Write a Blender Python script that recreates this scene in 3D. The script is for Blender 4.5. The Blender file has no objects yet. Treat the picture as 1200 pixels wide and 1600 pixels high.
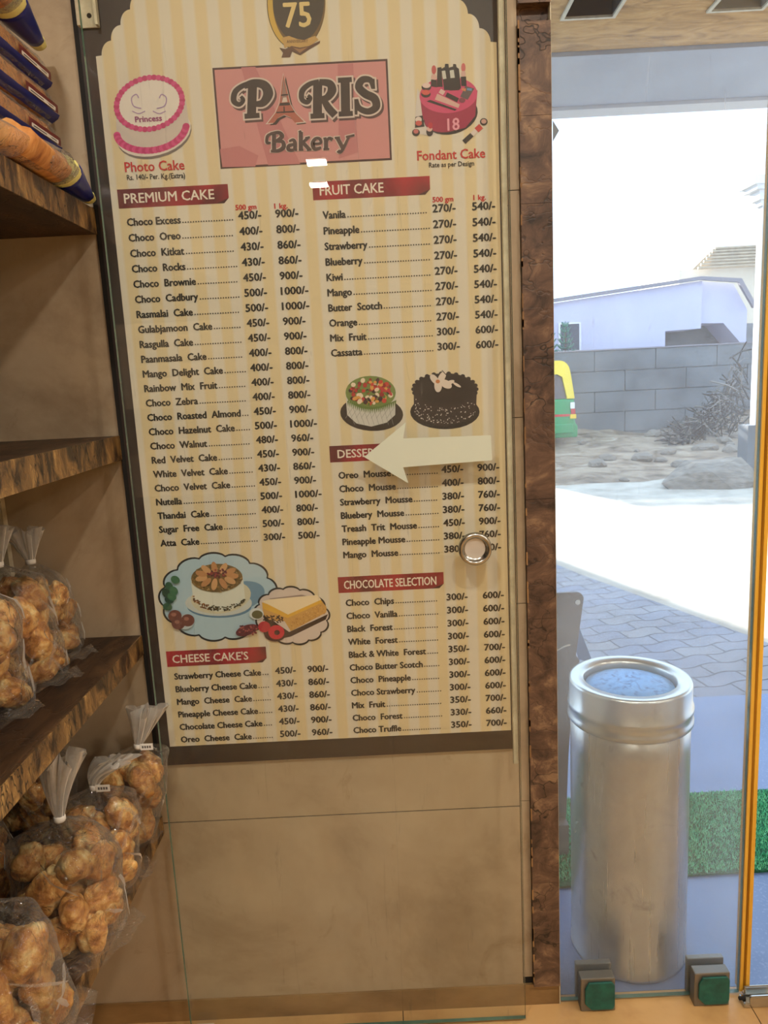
import bpy, bmesh, math, random
from mathutils import Vector, Matrix, noise
R = math.radians
random.seed(7)
sc = bpy.context.scene
col = sc.collection

# ------------------------------------------------------------------ camera, world, sun, lamps, exposure
F_PX = 1176.0
PITCH, YAW, ROLL = R(10.145), R(-0.2415), R(-2.885)
CAM = Vector((0, 0, 1.40))
_f = Vector((math.sin(YAW)*math.cos(PITCH), math.cos(YAW)*math.cos(PITCH), -math.sin(PITCH)))
_r = Vector((math.cos(YAW), -math.sin(YAW), 0)); _u = _r.cross(_f)
CR = _r*math.cos(ROLL)+_u*math.sin(ROLL); CU = -_r*math.sin(ROLL)+_u*math.cos(ROLL)
cd = bpy.data.cameras.new('camera'); cam = bpy.data.objects.new('camera', cd); col.objects.link(cam)
cd.sensor_fit = 'VERTICAL'; cd.sensor_height = 32.0; cd.lens = F_PX/1600*32.0
cd.clip_start = 0.02; cd.clip_end = 300
m3 = Matrix((CR, CU, -_f)).transposed()
cam.matrix_world = Matrix.Translation(CAM) @ m3.to_4x4()
sc.camera = cam

def on_plane(px, py, y):
    d = CR*((px-600)/F_PX)+CU*(-(py-800)/F_PX)+_f
    return CAM+d*(y/d.y)

SKY = (0.60, 0.78, 1.0); SKY_STRENGTH = 3.3
SUN_EL, SUN_AZ = R(15), (0.345, -0.94)      # low sun beyond the house, shining towards the shop
SUN_ENERGY = 34.0
PANEL_POWER = 14.8
LAMP_COL = (1.0, 0.925, 0.80)
EXPOSURE = 0.0

w = bpy.data.worlds.new('sky'); sc.world = w; w.use_nodes = True
bg = w.node_tree.nodes['Background']; bg.inputs['Color'].default_value = (*SKY, 1); bg.inputs['Strength'].default_value = SKY_STRENGTH
sd = bpy.data.lights.new('sun', 'SUN'); sd.energy = SUN_ENERGY; sd.angle = R(0.6); sd.color = (1, .95, .86)
so = bpy.data.objects.new('sun', sd); col.objects.link(so)
sdir = Vector((SUN_AZ[0]*math.cos(SUN_EL), SUN_AZ[1]*math.cos(SUN_EL), -math.sin(SUN_EL)))
so.rotation_euler = sdir.to_track_quat('-Z', 'Y').to_euler(); so.location = (-4, 12, 9)
vs = sc.view_settings
vs.view_transform = 'Standard'; vs.look = 'None'; vs.gamma = 1; vs.exposure = EXPOSURE; vs.use_curve_mapping = False
sc.cycles.transparent_max_bounces = 48
sc.cycles.max_bounces = 10

# ------------------------------------------------------------------ materials
def lin(c):
    return tuple((x/255/12.92 if x/255 <= .04045 else ((x/255+.055)/1.055)**2.4) for x in c)

class NT:
    def __init__(s, name):
        s.m = bpy.data.materials.new(name); s.m.use_nodes = True; s.t = s.m.node_tree
        s.p = s.t.nodes['Principled BSDF']; s.out = s.t.nodes['Material Output']
    def n(s, typ, **kw):
        nd = s.t.nodes.new(typ)
        for k, v in kw.items():
            if k.startswith('i_'):
                key = k[2:]; key = int(key) if key.isdigit() else key.replace('_', ' ')
                nd.inputs[key].default_value = v
            else: setattr(nd, k, v)
        return nd
    def l(s, a, b): s.t.links.new(a, b)
    def ramp(s, fac, stops, interp='LINEAR'):
        r = s.n('ShaderNodeValToRGB'); e = r.color_ramp.elements; r.color_ramp.interpolation = interp
        while len(e) < len(stops): e.new(.5)
        for el, (p, c) in zip(e, stops):
            el.position = p; el.color = (*c, 1) if len(c) == 3 else c
        s.l(fac, r.inputs[0]); return r
    def coord(s, scale=(1, 1, 1), rot=(0, 0, 0)):
        tc = s.n('ShaderNodeTexCoord'); mp = s.n('ShaderNodeMapping')
        mp.inputs['Scale'].default_value = scale; mp.inputs['Rotation'].default_value = rot
        s.l(tc.outputs['Object'], mp.inputs[0]); return mp.outputs[0]
    def noise(s, vec, scale, detail=4, rough=.55, dist=0):
        n = s.n('ShaderNodeTexNoise'); n.inputs['Scale'].default_value = scale; n.inputs['Detail'].default_value = detail
        n.inputs['Roughness'].default_value = rough; n.inputs['Distortion'].default_value = dist
        if vec is not None: s.l(vec, n.inputs['Vector'])
        return n
    def bump(s, h, strength=.3, dist=.01):
        b = s.n('ShaderNodeBump'); b.inputs['Strength'].default_value = strength; b.inputs['Distance'].default_value = dist
        s.l(h, b.inputs['Height']); s.l(b.outputs[0], s.p.inputs['Normal']); return b

_cache = {}
def flat(c, rough=.5, metal=0, name=None, spec=.5):
    key = (tuple(c), rough, metal, spec)
    if key in _cache: return _cache[key]
    k = NT(name or 'paint_%d' % len(_cache)); k.p.inputs['Base Color'].default_value = (*lin(c), 1)
    k.p.inputs['Roughness'].default_value = rough; k.p.inputs['Metallic'].default_value = metal
    k.p.inputs['Specular IOR Level'].default_value = spec
    _cache[key] = k.m; return k.m

def noisy(name, stops, scale, rough=.6, stretch=(1, 1, 1), detail=5, bump=.2, bdist=.005, metal=0, dist=0):
    k = NT(name); v = k.coord(stretch); n = k.noise(v, scale, detail, .6, dist)
    r = k.ramp(n.outputs['Fac'], [(p, lin(c)) for p, c in stops]); k.l(r.outputs[0], k.p.inputs['Base Color'])
    k.p.inputs['Roughness'].default_value = rough; k.p.inputs['Metallic'].default_value = metal
    if bump: k.bump(n.outputs['Fac'], bump, bdist)
    return k.m

def bark(name, cols, stretch, scale=22, rough=.5, crack=.05):
    """laminate with a bark-like print: streaky patches crossed by dark cracks"""
    k = NT(name); v = k.coord(stretch)
    n = k.noise(v, scale, 6, .68, .8)
    r = k.ramp(n.outputs['Fac'], [(.28, lin(cols[0])), (.42, lin(cols[1])), (.56, lin(cols[2])), (.72, lin(cols[3]))])
    n2 = k.noise(v, scale*.8, 3, .6)
    mx = k.n('ShaderNodeMixRGB', blend_type='ADD', i_0=.22); k.l(v, mx.inputs[1]); k.l(n2.outputs['Color'], mx.inputs[2])
    vo = k.n('ShaderNodeTexVoronoi', feature='DISTANCE_TO_EDGE'); vo.inputs['Scale'].default_value = scale*.75
    k.l(mx.outputs[0], vo.inputs['Vector'])
    cr = k.ramp(vo.outputs['Distance'], [(0, (0, 0, 0)), (crack, (1, 1, 1))])
    n3 = k.noise(v, scale*.35, 2); msk = k.ramp(n3.outputs['Fac'], [(.45, (1, 1, 1)), (.6, (0, 0, 0))])
    ad = k.n('ShaderNodeMixRGB', blend_type='ADD', i_0=1); k.l(cr.outputs[0], ad.inputs[1]); k.l(msk.outputs[0], ad.inputs[2])
    ml = k.n('ShaderNodeMixRGB', blend_type='MIX'); k.l(ad.outputs[0], ml.inputs[0])
    ml.inputs[1].default_value = (*lin(cols[0]), 1); k.l(r.outputs[0], ml.inputs[2])
    k.l(ml.outputs[0], k.p.inputs['Base Color']); k.p.inputs['Roughness'].default_value = rough
    k.bump(ad.outputs[0], .25, .002)
    return k.m

def schlick(k, f0=.04, normal=None):
    lw = k.n('ShaderNodeLayerWeight', i_0=.5)
    if normal is not None: k.l(normal, lw.inputs['Normal'])
    pw = k.n('ShaderNodeMath', operation='POWER', i_1=5.0); k.l(lw.outputs['Facing'], pw.inputs[0])
    ma = k.n('ShaderNodeMath', operation='MULTIPLY_ADD', i_1=1-f0, i_2=f0); k.l(pw.outputs[0], ma.inputs[0]); return ma

def glass(name, tint=(.96, .985, .97), dirt=0.0, dirt_scale=6, gloss_rough=.0, ior=1.45, dirt_base=0.0):
    k = NT(name); k.t.nodes.remove(k.p)
    tr = k.n('ShaderNodeBsdfTransparent'); tr.inputs[0].default_value = (*tint, 1)
    gl = k.n('ShaderNodeBsdfGlossy'); gl.inputs['Roughness'].default_value = gloss_rough
    fr = schlick(k)
    mx = k.n('ShaderNodeMixShader'); k.l(fr.outputs[0], mx.inputs[0]); k.l(tr.outputs[0], mx.inputs[1]); k.l(gl.outputs[0], mx.inputs[2])
    last = mx
    if dirt or dirt_base:
        v = k.coord((1, 1, .35)); n = k.noise(v, dirt_scale, 8, .65, .6)
        rp = k.ramp(n.outputs['Fac'], [(.35, (dirt_base,)*3), (.75, (dirt,)*3)])
        v2 = k.coord((22, 22, 1.4)); n2 = k.noise(v2, 2.2, 5, .7, 1.5)
        rp2 = k.ramp(n2.outputs['Fac'], [(.64, (0, 0, 0)), (.78, (.34,)*3)])
        sm0 = k.n('ShaderNodeMath', operation='ADD'); k.l(rp.outputs[0], sm0.inputs[0]); k.l(rp2.outputs[0], sm0.inputs[1])
        tz = k.n('ShaderNodeTexCoord'); sz_ = k.n('ShaderNodeSeparateXYZ'); k.l(tz.outputs['Object'], sz_.inputs[0])
        wz = k.n('ShaderNodeMath', operation='MULTIPLY_ADD', i_1=.05); k.l(n2.outputs['Fac'], wz.inputs[0]); k.l(sz_.outputs[2], wz.inputs[2])
        mz = k.n('ShaderNodeMapRange', i_1=1.96, i_2=2.03, i_3=1.0, i_4=.12); k.l(wz.outputs[0], mz.inputs[0])      # wiped clean above this height
        sm = k.n('ShaderNodeMath', operation='MULTIPLY'); k.l(sm0.outputs[0], sm.inputs[0]); k.l(mz.outputs[0], sm.inputs[1])
        tl = k.n('ShaderNodeBsdfTranslucent'); tl.inputs[0].default_value = (.8, .82, .84, 1)
        df = k.n('ShaderNodeBsdfDiffuse'); df.inputs[0].default_value = (.6, .6, .58, 1)
        m1 = k.n('ShaderNodeMixShader', i_0=.3); k.l(tl.outputs[0], m1.inputs[1]); k.l(df.outputs[0], m1.inputs[2])
        m2 = k.n('ShaderNodeMixShader'); k.l(sm.outputs[0], m2.inputs[0]); k.l(mx.outputs[0], m2.inputs[1]); k.l(m1.outputs[0], m2.inputs[2])
        last = m2
    k.l(last.outputs[0], k.out.inputs[0]); return k.m

def film(name, white=.06, rough=.12, crinkle=60):
    """thin clear plastic: see-through, wrinkled highlights, a little milky where seen edge-on"""
    k = NT(name); k.t.nodes.remove(k.p)
    tr = k.n('ShaderNodeBsdfTransparent'); tr.inputs[0].default_value = (.97, .97, .965, 1)
    v = k.coord(); n = k.noise(v, crinkle, 3, .55, 1.2)
    b = k.n('ShaderNodeBump'); b.inputs['Strength'].default_value = 1.0; b.inputs['Distance'].default_value = .022; k.l(n.outputs['Fac'], b.inputs['Height'])
    gl = k.n('ShaderNodeBsdfGlossy'); gl.inputs['Roughness'].default_value = rough; k.l(b.outputs[0], gl.inputs['Normal'])
    fr = schlick(k, .085, b.outputs[0])
    mx = k.n('ShaderNodeMixShader'); k.l(fr.outputs[0], mx.inputs[0]); k.l(tr.outputs[0], mx.inputs[1]); k.l(gl.outputs[0], mx.inputs[2])
    lw = k.n('ShaderNodeLayerWeight', i_0=.35); rp = k.ramp(lw.outputs['Facing'], [(.2, (white*.4,)*3), (1, (white*4,)*3)])
    df = k.n('ShaderNodeBsdfDiffuse'); df.inputs[0].default_value = (.8, .78, .74, 1)
    tl = k.n('ShaderNodeBsdfTranslucent'); tl.inputs[0].default_value = (.8, .78, .74, 1)
    m1 = k.n('ShaderNodeMixShader', i_0=.4); k.l(df.outputs[0], m1.inputs[1]); k.l(tl.outputs[0], m1.inputs[2])
    m2 = k.n('ShaderNodeMixShader'); k.l(rp.outputs[0], m2.inputs[0]); k.l(mx.outputs[0], m2.inputs[1]); k.l(m1.outputs[0], m2.inputs[2])
    k.l(m2.outputs[0], k.out.inputs[0]); return k.m

M = {}
# beige wall tile with brown smudges
k = NT('beige_tile'); v = k.coord(); n = k.noise(v, 2.6, 8, .65, .4)
r1 = k.ramp(n.outputs['Fac'], [(.30, lin((140, 120, 96))), (.5, lin((176, 158, 132))), (.72, lin((190, 174, 148)))])
n2 = k.noise(v, 7, 6, .7, 1.0); r2 = k.ramp(n2.outputs['Fac'], [(.60, (1, 1, 1)), (.74, (.72, .66, .58))])
ml = k.n('ShaderNodeMixRGB', blend_type='MULTIPLY', i_0=.8); k.l(r1.outputs[0], ml.inputs[1]); k.l(r2.outputs[0], ml.inputs[2])
k.l(ml.outputs[0], k.p.inputs['Base Color']); k.p.inputs['Roughness'].default_value = .55
n3 = k.noise(v, 160, 3); k.bump(n3.outputs['Fac'], .08, .001); M['tile'] = k.m
M['grout'] = flat((26, 21, 17), .9)
M['skirting'] = noisy('skirting_tile', [(.3, (120, 92, 56)), (.7, (168, 134, 88))], 5, .5, (1, 1, 2), bump=.05)
M['floor'] = noisy('tan_floor_tile', [(.3, (176, 132, 80)), (.5, (206, 164, 108)), (.75, (216, 178, 124))], 4, .35, bump=.02)
M['ceiling'] = flat((214, 204, 186), .8)
M['plaster'] = noisy('beige_plaster', [(.3, (176, 156, 126)), (.7, (200, 180, 150))], 2, .7, bump=.05)
M['shelf_edge'] = bark('shelf_edge_laminate', [(20, 14, 9), (70, 50, 30), (138, 104, 60), (204, 166, 102)], (1, 1, .45), 26, .42, .07)
M['shelf_top'] = bark('shelf_top_laminate', [(18, 12, 8), (48, 32, 20), (70, 48, 30), (98, 70, 44)], (1.6, .5, 1), 16, .5, .05)
M['jamb'] = bark('jamb_laminate', [(30, 21, 16), (74, 55, 45), (104, 79, 63), (156, 126, 96)], (1, 1, 1.3), 14, .5, .035)
M['jamb_edge'] = noisy('raw_wood_edge', [(.3, (96, 66, 40)), (.7, (170, 130, 84))], 20, .7, (1, 1, .2))
M['soffit'] = noisy('textured_soffit', [(.3, (150, 108, 58)), (.5, (196, 152, 92)), (.7, (214, 172, 112))], 14, .6, (.4, 1, 1), 6, .6, .02, dist=1.5)
M['glass'] = glass('door_glass', (.97, .985, .975), dirt=.05, dirt_scale=5, dirt_base=.008)
M['dirty_glass'] = glass('dusty_glass', (.95, .975, .985), dirt=.20, dirt_scale=5, dirt_base=.08)
M['glass_edge'] = noisy('green_glass_edge', [(.3, (40, 72, 62)), (.7, (96, 138, 122))], 6, .15, (1, 1, .2), bump=0)
M['gold_trim'] = noisy('amber_edge_trim', [(.3, (214, 156, 40)), (.7, (240, 190, 74))], 30, .35, (1, 1, .05), bump=.05)
M['gold_dark'] = noisy('amber_trim_groove', [(.3, (150, 102, 26)), (.7, (190, 138, 44))], 30, .4, (1, 1, .05), bump=.05)
M['steel'] = flat((186, 186, 180), .22, 1)
M['steel_rough'] = flat((206, 202, 194), .45, .4)
k = NT('brushed_steel'); v = k.coord((1, 1, .02)); n = k.noise(v, 90, 4); v2 = k.coord(); n2 = k.noise(v2, 9, 7, .7, .8)
r1 = k.ramp(n2.outputs['Fac'], [(.3, lin((186, 184, 178))), (.6, lin((206, 204, 198))), (.74, lin((150, 148, 142)))])
k.l(r1.outputs[0], k.p.inputs['Base Color']); k.p.inputs['Metallic'].default_value = .9
rr = k.ramp(n.outputs['Fac'], [(.3, (.26,)*3), (.7, (.38,)*3)]); k.l(rr.outputs[0], k.p.inputs['Roughness']); M['bin_steel'] = k.m
k = NT('scuffed_lid'); v = k.coord(); n = k.noise(v, 60, 6, .7, 1); r1 = k.ramp(n.outputs['Fac'], [(.36, lin((70, 110, 160))), (.5, lin((120, 176, 230)))])
k.l(r1.outputs[0], k.p.inputs['Base Color']); k.p.inputs['Metallic'].default_value = .4; k.p.inputs['Roughness'].default_value = .42; k.bump(n.outputs['Fac'], .5, .004); M['bin_lid'] = k.m
M['clamp_steel'] = flat((132, 128, 120), .45, .7)
M['white_paint'] = noisy('old_white_paint', [(.3, (188, 178, 152)), (.7, (226, 218, 192))], 30, .5, bump=.05)
M['hole'] = flat((20, 16, 12), .9)
M['teal'] = noisy('teal_rubber', [(.3, (10, 74, 66)), (.7, (24, 104, 92))], 40, .5, bump=.1)
M['sticker'] = flat((204, 212, 196), .5)
M['brown_border'] = noisy('dark_brown_board', [(.3, (36, 25, 22)), (.7, (52, 37, 33))], 3, .45, bump=0)
M['black_rebate'] = flat((16, 13, 11), .7)
# cream poster sheet: woven yellow stripes
k = NT('striped_sheet'); tc = k.n('ShaderNodeTexCoord'); sx = k.n('ShaderNodeSeparateXYZ'); k.l(tc.outputs['Object'], sx.inputs[0])
ma = k.n('ShaderNodeMath', operation='MULTIPLY', i_1=2*math.pi/.0425); k.l(sx.outputs[0], ma.inputs[0])
sn = k.n('ShaderNodeMath', operation='SINE'); k.l(ma.outputs[0], sn.inputs[0])
r1 = k.ramp(sn.outputs[0], [(.0, lin((226, 214, 186))), (.2, lin((228, 214, 176)))])
mm = k.n('ShaderNodeMapRange', i_1=-.35, i_2=.35); k.l(sn.outputs[0], mm.inputs[0])
mx = k.n('ShaderNodeMixRGB'); k.l(mm.outputs[0], mx.inputs[0]); mx.inputs[1].default_value = (*lin((222, 214, 198)), 1); mx.inputs[2].default_value = (*lin((222, 204, 164)), 1)
k.l(mx.outputs[0], k.p.inputs['Base Color']); k.p.inputs['Roughness'].default_value = .5; M['stripes'] = k.m
M['print_black'] = flat((26, 22, 20), .5)
M['print_red'] = flat((196, 30, 34), .5)
M['print_white'] = flat((238, 228, 214), .5)
k = NT('red_banner'); v = k.coord(); n = k.noise(v, 10, 2)
r1 = k.ramp(n.outputs['Fac'], [(.38, lin((96, 12, 26))), (.62, lin((172, 20, 40)))]); k.l(r1.outputs[0], k.p.inputs['Base Color']); k.p.inputs['Roughness'].default_value = .5; M['banner'] = k.m
M['banner_fold'] = flat((62, 10, 18), .5)
M['film'] = film('clear_bag_film', .055, .09, 30)
M['fold'] = film('film_fold', .32, .08, 60)  # milkier film, its whiteness stands in for highlights on the bags
M['film_wrap'] = film('bread_wrap_film', .05, .15, 45)
M['plume'] = film('gathered_film', .95, .16, 90)
k = NT('baked_crust'); v = k.coord(); n = k.noise(v, 1.25, 4, .55, .4)
oi = k.n('ShaderNodeObjectInfo')
r1 = k.ramp(n.outputs['Fac'], [(.28, lin((124, 76, 34))), (.42, lin((188, 126, 60))), (.56, lin((226, 176, 102))), (.72, lin((248, 226, 164)))])
hs = k.n('ShaderNodeHueSaturation'); mr = k.n('ShaderNodeMapRange', i_3=.62, i_4=1.12); k.l(oi.outputs['Random'], mr.inputs[0]); k.l(mr.outputs[0], hs.inputs['Value']); k.l(r1.outputs[0], hs.inputs['Color'])
k.l(hs.outputs[0], k.p.inputs['Base Color']); k.p.inputs['Roughness'].default_value = .38; n2 = k.noise(v, 7, 6); k.bump(n2.outputs['Fac'], .3, .08); M['crust'] = k.m
M['bread'] = noisy('bread_crust', [(.3, (150, 84, 34)), (.5, (206, 138, 70)), (.72, (228, 176, 108))], 22, .6, (1, 3, 1), 6, .4, .004)
M['wrap_blue'] = flat((14, 26, 116), .3)
M['wrap_red'] = flat((104, 18, 22), .35)
M['wrap_cream'] = flat((228, 222, 140), .4)
M['label_white'] = flat((232, 228, 220), .5)
M['print_grey'] = flat((90, 86, 84), .6)
M['rim'] = flat((206, 206, 200), .3, 1)
# outside
k = NT('blue_granite'); v = k.coord(); n = k.noise(v, 3, 5); n2 = k.noise(v, 120, 2)
r1 = k.ramp(n.outputs['Fac'], [(.3, lin((84, 108, 152))), (.7, lin((102, 128, 174)))]); r2 = k.ramp(n2.outputs['Fac'], [(.55, (0, 0, 0)), (.8, (.10, .10, .12))])
ad = k.n('ShaderNodeMixRGB', blend_type='ADD', i_0=1); k.l(r1.outputs[0], ad.inputs[1]); k.l(r2.outputs[0], ad.inputs[2]); k.l(ad.outputs[0], k.p.inputs['Base Color']); k.p.inputs['Roughness'].default_value = .38; M['granite'] = k.m
M['turf'] = noisy('turf_backing', [(.3, (10, 62, 44)), (.7, (30, 110, 76))], 90, .9, bump=.5)
M['turf_blade'] = noisy('turf_blades', [(.3, (44, 164, 120)), (.7, (140, 232, 188))], 40, .6, bump=0)
# wavy interlocking pavers
k = NT('zigzag_pavers'); v = k.coord(rot=(0, 0, R(-12))); sx = k.n('ShaderNodeSeparateXYZ'); k.l(v, sx.inputs[0])
a1 = k.n('ShaderNodeMath', operation='MULTIPLY', i_1=2*math.pi/.22); k.l(sx.outputs[0], a1.inputs[0]); s1 = k.n('ShaderNodeMath', operation='SINE'); k.l(a1.outputs[0], s1.inputs[0])
s2 = k.n('ShaderNodeMath', operation='MULTIPLY', i_1=.012); k.l(s1.outputs[0], s2.inputs[0]); ya = k.n('ShaderNodeMath', operation='ADD'); k.l(sx.outputs[1], ya.inputs[0]); k.l(s2.outputs[0], ya.inputs[1])
cm = k.n('ShaderNodeCombineXYZ'); k.l(sx.outputs[0], cm.inputs[0]); k.l(ya.outputs[0], cm.inputs[1])
br = k.n('ShaderNodeTexBrick'); br.inputs['Scale'].default_value = 1; br.inputs['Brick Width'].default_value = .22; br.inputs['Row Height'].default_value = .11; br.inputs['Mortar Size'].default_value = .005
br.inputs['Color1'].default_value = (*lin((128, 134, 152)), 1); br.inputs['Color2'].default_value = (*lin((146, 146, 150)), 1); br.inputs['Mortar'].default_value = (*lin((74, 74, 82)), 1)
k.l(cm.outputs[0], br.inputs['Vector']); n = k.noise(v, 3, 6); r1 = k.ramp(n.outputs['Fac'], [(.35, (.75, .75, .78)), (.65, (1.05, 1.05, 1.05))])
ml = k.n('ShaderNodeMixRGB', blend_type='MULTIPLY', i_0=1); k.l(br.outputs[0], ml.inputs[1]); k.l(r1.outputs[0], ml.inputs[2]); k.l(ml.outputs[0], k.p.inputs['Base Color']); k.p.inputs['Roughness'].default_value = .6; M['pavers'] = k.m
M['road'] = noisy('pale_road', [(.3, (150, 142, 130)), (.6, (186, 178, 164)), (.8, (200, 192, 178))], 3, .85, bump=.2)
M['dirt'] = noisy('rubble_soil', [(.28, (70, 58, 48)), (.45, (128, 110, 92)), (.6, (156, 140, 120)), (.75, (176, 166, 152))], 2.6, .95, (1, 1, 1), 9, .8, .12, dist=1.0)
M['concrete'] = noisy('grey_block_wall', [(.3, (84, 86, 90)), (.5, (110, 112, 116)), (.7, (128, 130, 133))], 1.2, .9, (1, 1, 1), 7, .3, .03)
M['block_joint'] = flat((96, 97, 100), .95)
M['lilac'] = noisy('lilac_plaster', [(.3, (190, 186, 208)), (.7, (202, 198, 220))], .8, .8, bump=.05)
M['parapet'] = flat((138, 132, 140), .8)
M['house'] = noisy('plain_house_plaster', [(.3, (196, 184, 164)), (.7, (212, 200, 182))], .8, .8, bump=.05)
M['roof'] = noisy('roof_tiles', [(.3, (150, 132, 110)), (.7, (186, 168, 142))], 8, .8, bump=.2)
M['pillar'] = noisy('chalky_pillar', [(.3, (196, 194, 196)), (.6, (222, 220, 220)), (.8, (160, 150, 140))], 3, .8, bump=.1)
M['stone'] = noisy('rough_stone', [(.3, (96, 88, 80)), (.7, (150, 140, 128))], 6, .95, bump=.6, bdist=.03)
M['twig'] = flat((128, 122, 116), .9)
M['twig_dark'] = flat((60, 54, 52), .9)
M['leafgreen'] = flat((70, 128, 112), .7)
M['trunk'] = flat((92, 76, 60), .9)
M['dark_glass'] = flat((44, 54, 74), .15)
M['ric_green'] = flat((14, 140, 84), .35)
M['ric_yellow'] = flat((232, 204, 60), .4)
M['rubber'] = flat((26, 26, 28), .7)
M['lamp_red'] = flat((190, 30, 40), .25); M['lamp_white'] = flat((230, 226, 226), .25); M['lamp_amber'] = flat((240, 196, 30), .25)
M['grey_sheet'] = noisy('grey_sheet_metal', [(.3, (98, 98, 102)), (.7, (132, 132, 134))], 5, .5, bump=.03)
M['canopy'] = noisy('pale_canopy_underside', [(.3, (150, 158, 172)), (.7, (172, 180, 194))], 2, .35, bump=.02)
M['fascia'] = flat((206, 206, 208), .5)
k = NT('lamp_panel'); k.p.inputs['Base Color'].default_value = (.9, .9, .88, 1); k.p.inputs['Emission Color'].default_value = (1, .86, .64, 1); k.p.inputs['Emission Strength'].default_value = 7; M['lamp'] = k.m

# ------------------------------------------------------------------ mesh helpers
class MB:
    def __init__(s): s.v = []; s.f = []; s.mi = []; s.mats = []; s.cur = 0
    def mat(s, m):
        if m not in s.mats: s.mats.append(m)
        s.cur = s.mats.index(m); return s
    def add(s, vs_, fs):
        o = len(s.v); s.v += [tuple(v) for v in vs_]
        for f in fs: s.f.append(tuple(i+o for i in f)); s.mi.append(s.cur)
        return s
    def box(s, x0, x1, y0, y1, z0, z1):
        return s.add([(x0, y0, z0), (x1, y0, z0), (x1, y1, z0), (x0, y1, z0), (x0, y0, z1), (x1, y0, z1), (x1, y1, z1), (x0, y1, z1)],
                     [(0, 3, 2, 1), (4, 5, 6, 7), (0, 1, 5, 4), (1, 2, 6, 5), (2, 3, 7, 6), (3, 0, 4, 7)])
    def prism(s, pts, axis, a, b):
        """extrude a 2-D outline along axis 'y' (pts = x,z) or 'z' (pts = x,y) or 'x' (pts = y,z)"""
        def P(p, t): return {'y': (p[0], t, p[1]), 'z': (p[0], p[1], t), 'x': (t, p[0], p[1])}[axis]
        n = len(pts); vs_ = [P(p, a) for p in pts]+[P(p, b) for p in pts]
        return s.add(vs_, [tuple(range(n)), tuple(range(2*n-1, n-1, -1))]+[(i, i+n, (i+1) % n+n, (i+1) % n) for i in range(n)])
    def tube(s, pts, r, n=8, caps=True):
        pts = [Vector(p) for p in pts]; rs = r if isinstance(r, (list, tuple)) else [r]*len(pts); vs_ = []; fs = []
        for i, p in enumerate(pts):
            t = (pts[min(i+1, len(pts)-1)]-pts[max(i-1, 0)]).normalized()
            a = t.cross(Vector((0, 0, 1)) if abs(t.z) < .9 else Vector((1, 0, 0))).normalized(); b = t.cross(a)
            vs_ += [p+(a*math.cos(2*math.pi*j/n)+b*math.sin(2*math.pi*j/n))*rs[i] for j in range(n)]
        for i in range(len(pts)-1):
            for j in range(n): fs.append((i*n+j, i*n+(j+1) % n, (i+1)*n+(j+1) % n, (i+1)*n+j))
        if caps: fs += [tuple(range(n-1, -1, -1)), tuple(range((len(pts)-1)*n, len(pts)*n))]
        return s.add(vs_, fs)
    def lathe(s, prof, c, n=48, axis='z', closed=False):
        vs_ = []; fs = []
        for (r, h) in prof:
            for j in range(n):
                a = 2*math.pi*j/n
                if axis == 'z': vs_.append((c[0]+r*math.cos(a), c[1]+r*math.sin(a), c[2]+h))
                else: vs_.append((c[0]+r*math.cos(a), c[1]+h, c[2]+r*math.sin(a)))
        for i in range(len(prof)-1):
            for j in range(n): fs.append((i*n+j, i*n+(j+1) % n, (i+1)*n+(j+1) % n, (i+1)*n+j))
        if prof[0][0] > 1e-6 and not closed: fs.append(tuple(range(n-1, -1, -1)))
        if prof[-1][0] > 1e-6 and not closed: fs.append(tuple(range((len(prof)-1)*n, len(prof)*n)))
        return s.add(vs_, fs)

def world_loc(o):
    l = Vector((0, 0, 0))
    while o: l += o.location; o = o.parent
    return l

def build(name, mb, m=None, parent=None, smooth=False, bevel=0, origin=None, kind=None):
    me = bpy.data.meshes.new(name); off = Vector(origin) if origin else (world_loc(parent) if parent else Vector((0, 0, 0)))
    me.from_pydata([Vector(v)-off for v in mb.v], [], mb.f)
    mats = mb.mats if mb.mats else [m]
    for x in mats: me.materials.append(x)
    if mb.mats: me.polygons.foreach_set('material_index', mb.mi)
    if smooth: me.polygons.foreach_set('use_smooth', [True]*len(me.polygons))
    me.update()
    o = bpy.data.objects.new(name, me); col.objects.link(o)
    if parent: o.parent = parent
    if origin: o.location = off-(world_loc(parent) if parent else Vector((0, 0, 0)))
    if bevel:
        b = o.modifiers.new('bevel', 'BEVEL'); b.width = bevel; b.segments = 2; b.limit_method = 'ANGLE'; b.angle_limit = R(40)
    if kind: o['kind'] = kind
    return o

def tag(o, label, cat, group=None):
    o['label'] = label; o['category'] = cat
    if group: o['group'] = group
    return o

def thing(name, loc, label, cat, group=None):
    o = bpy.data.objects.new(name, None); o.empty_display_size = .05; col.objects.link(o); o.location = loc
    return tag(o, label, cat, group)

def dup(root, loc, rot, label):
    r = root.copy(); col.objects.link(r); r.location = loc; r.rotation_euler = rot; r['label'] = label
    for ch in list(root.children):
        c = ch.copy(); col.objects.link(c); c.parent = r
        for g in list(ch.children):
            d = g.copy(); col.objects.link(d); d.parent = c
    return r

def struct(name, mb, m=None, **kw): return build(name, mb, m, kind='structure', **kw)

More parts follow.
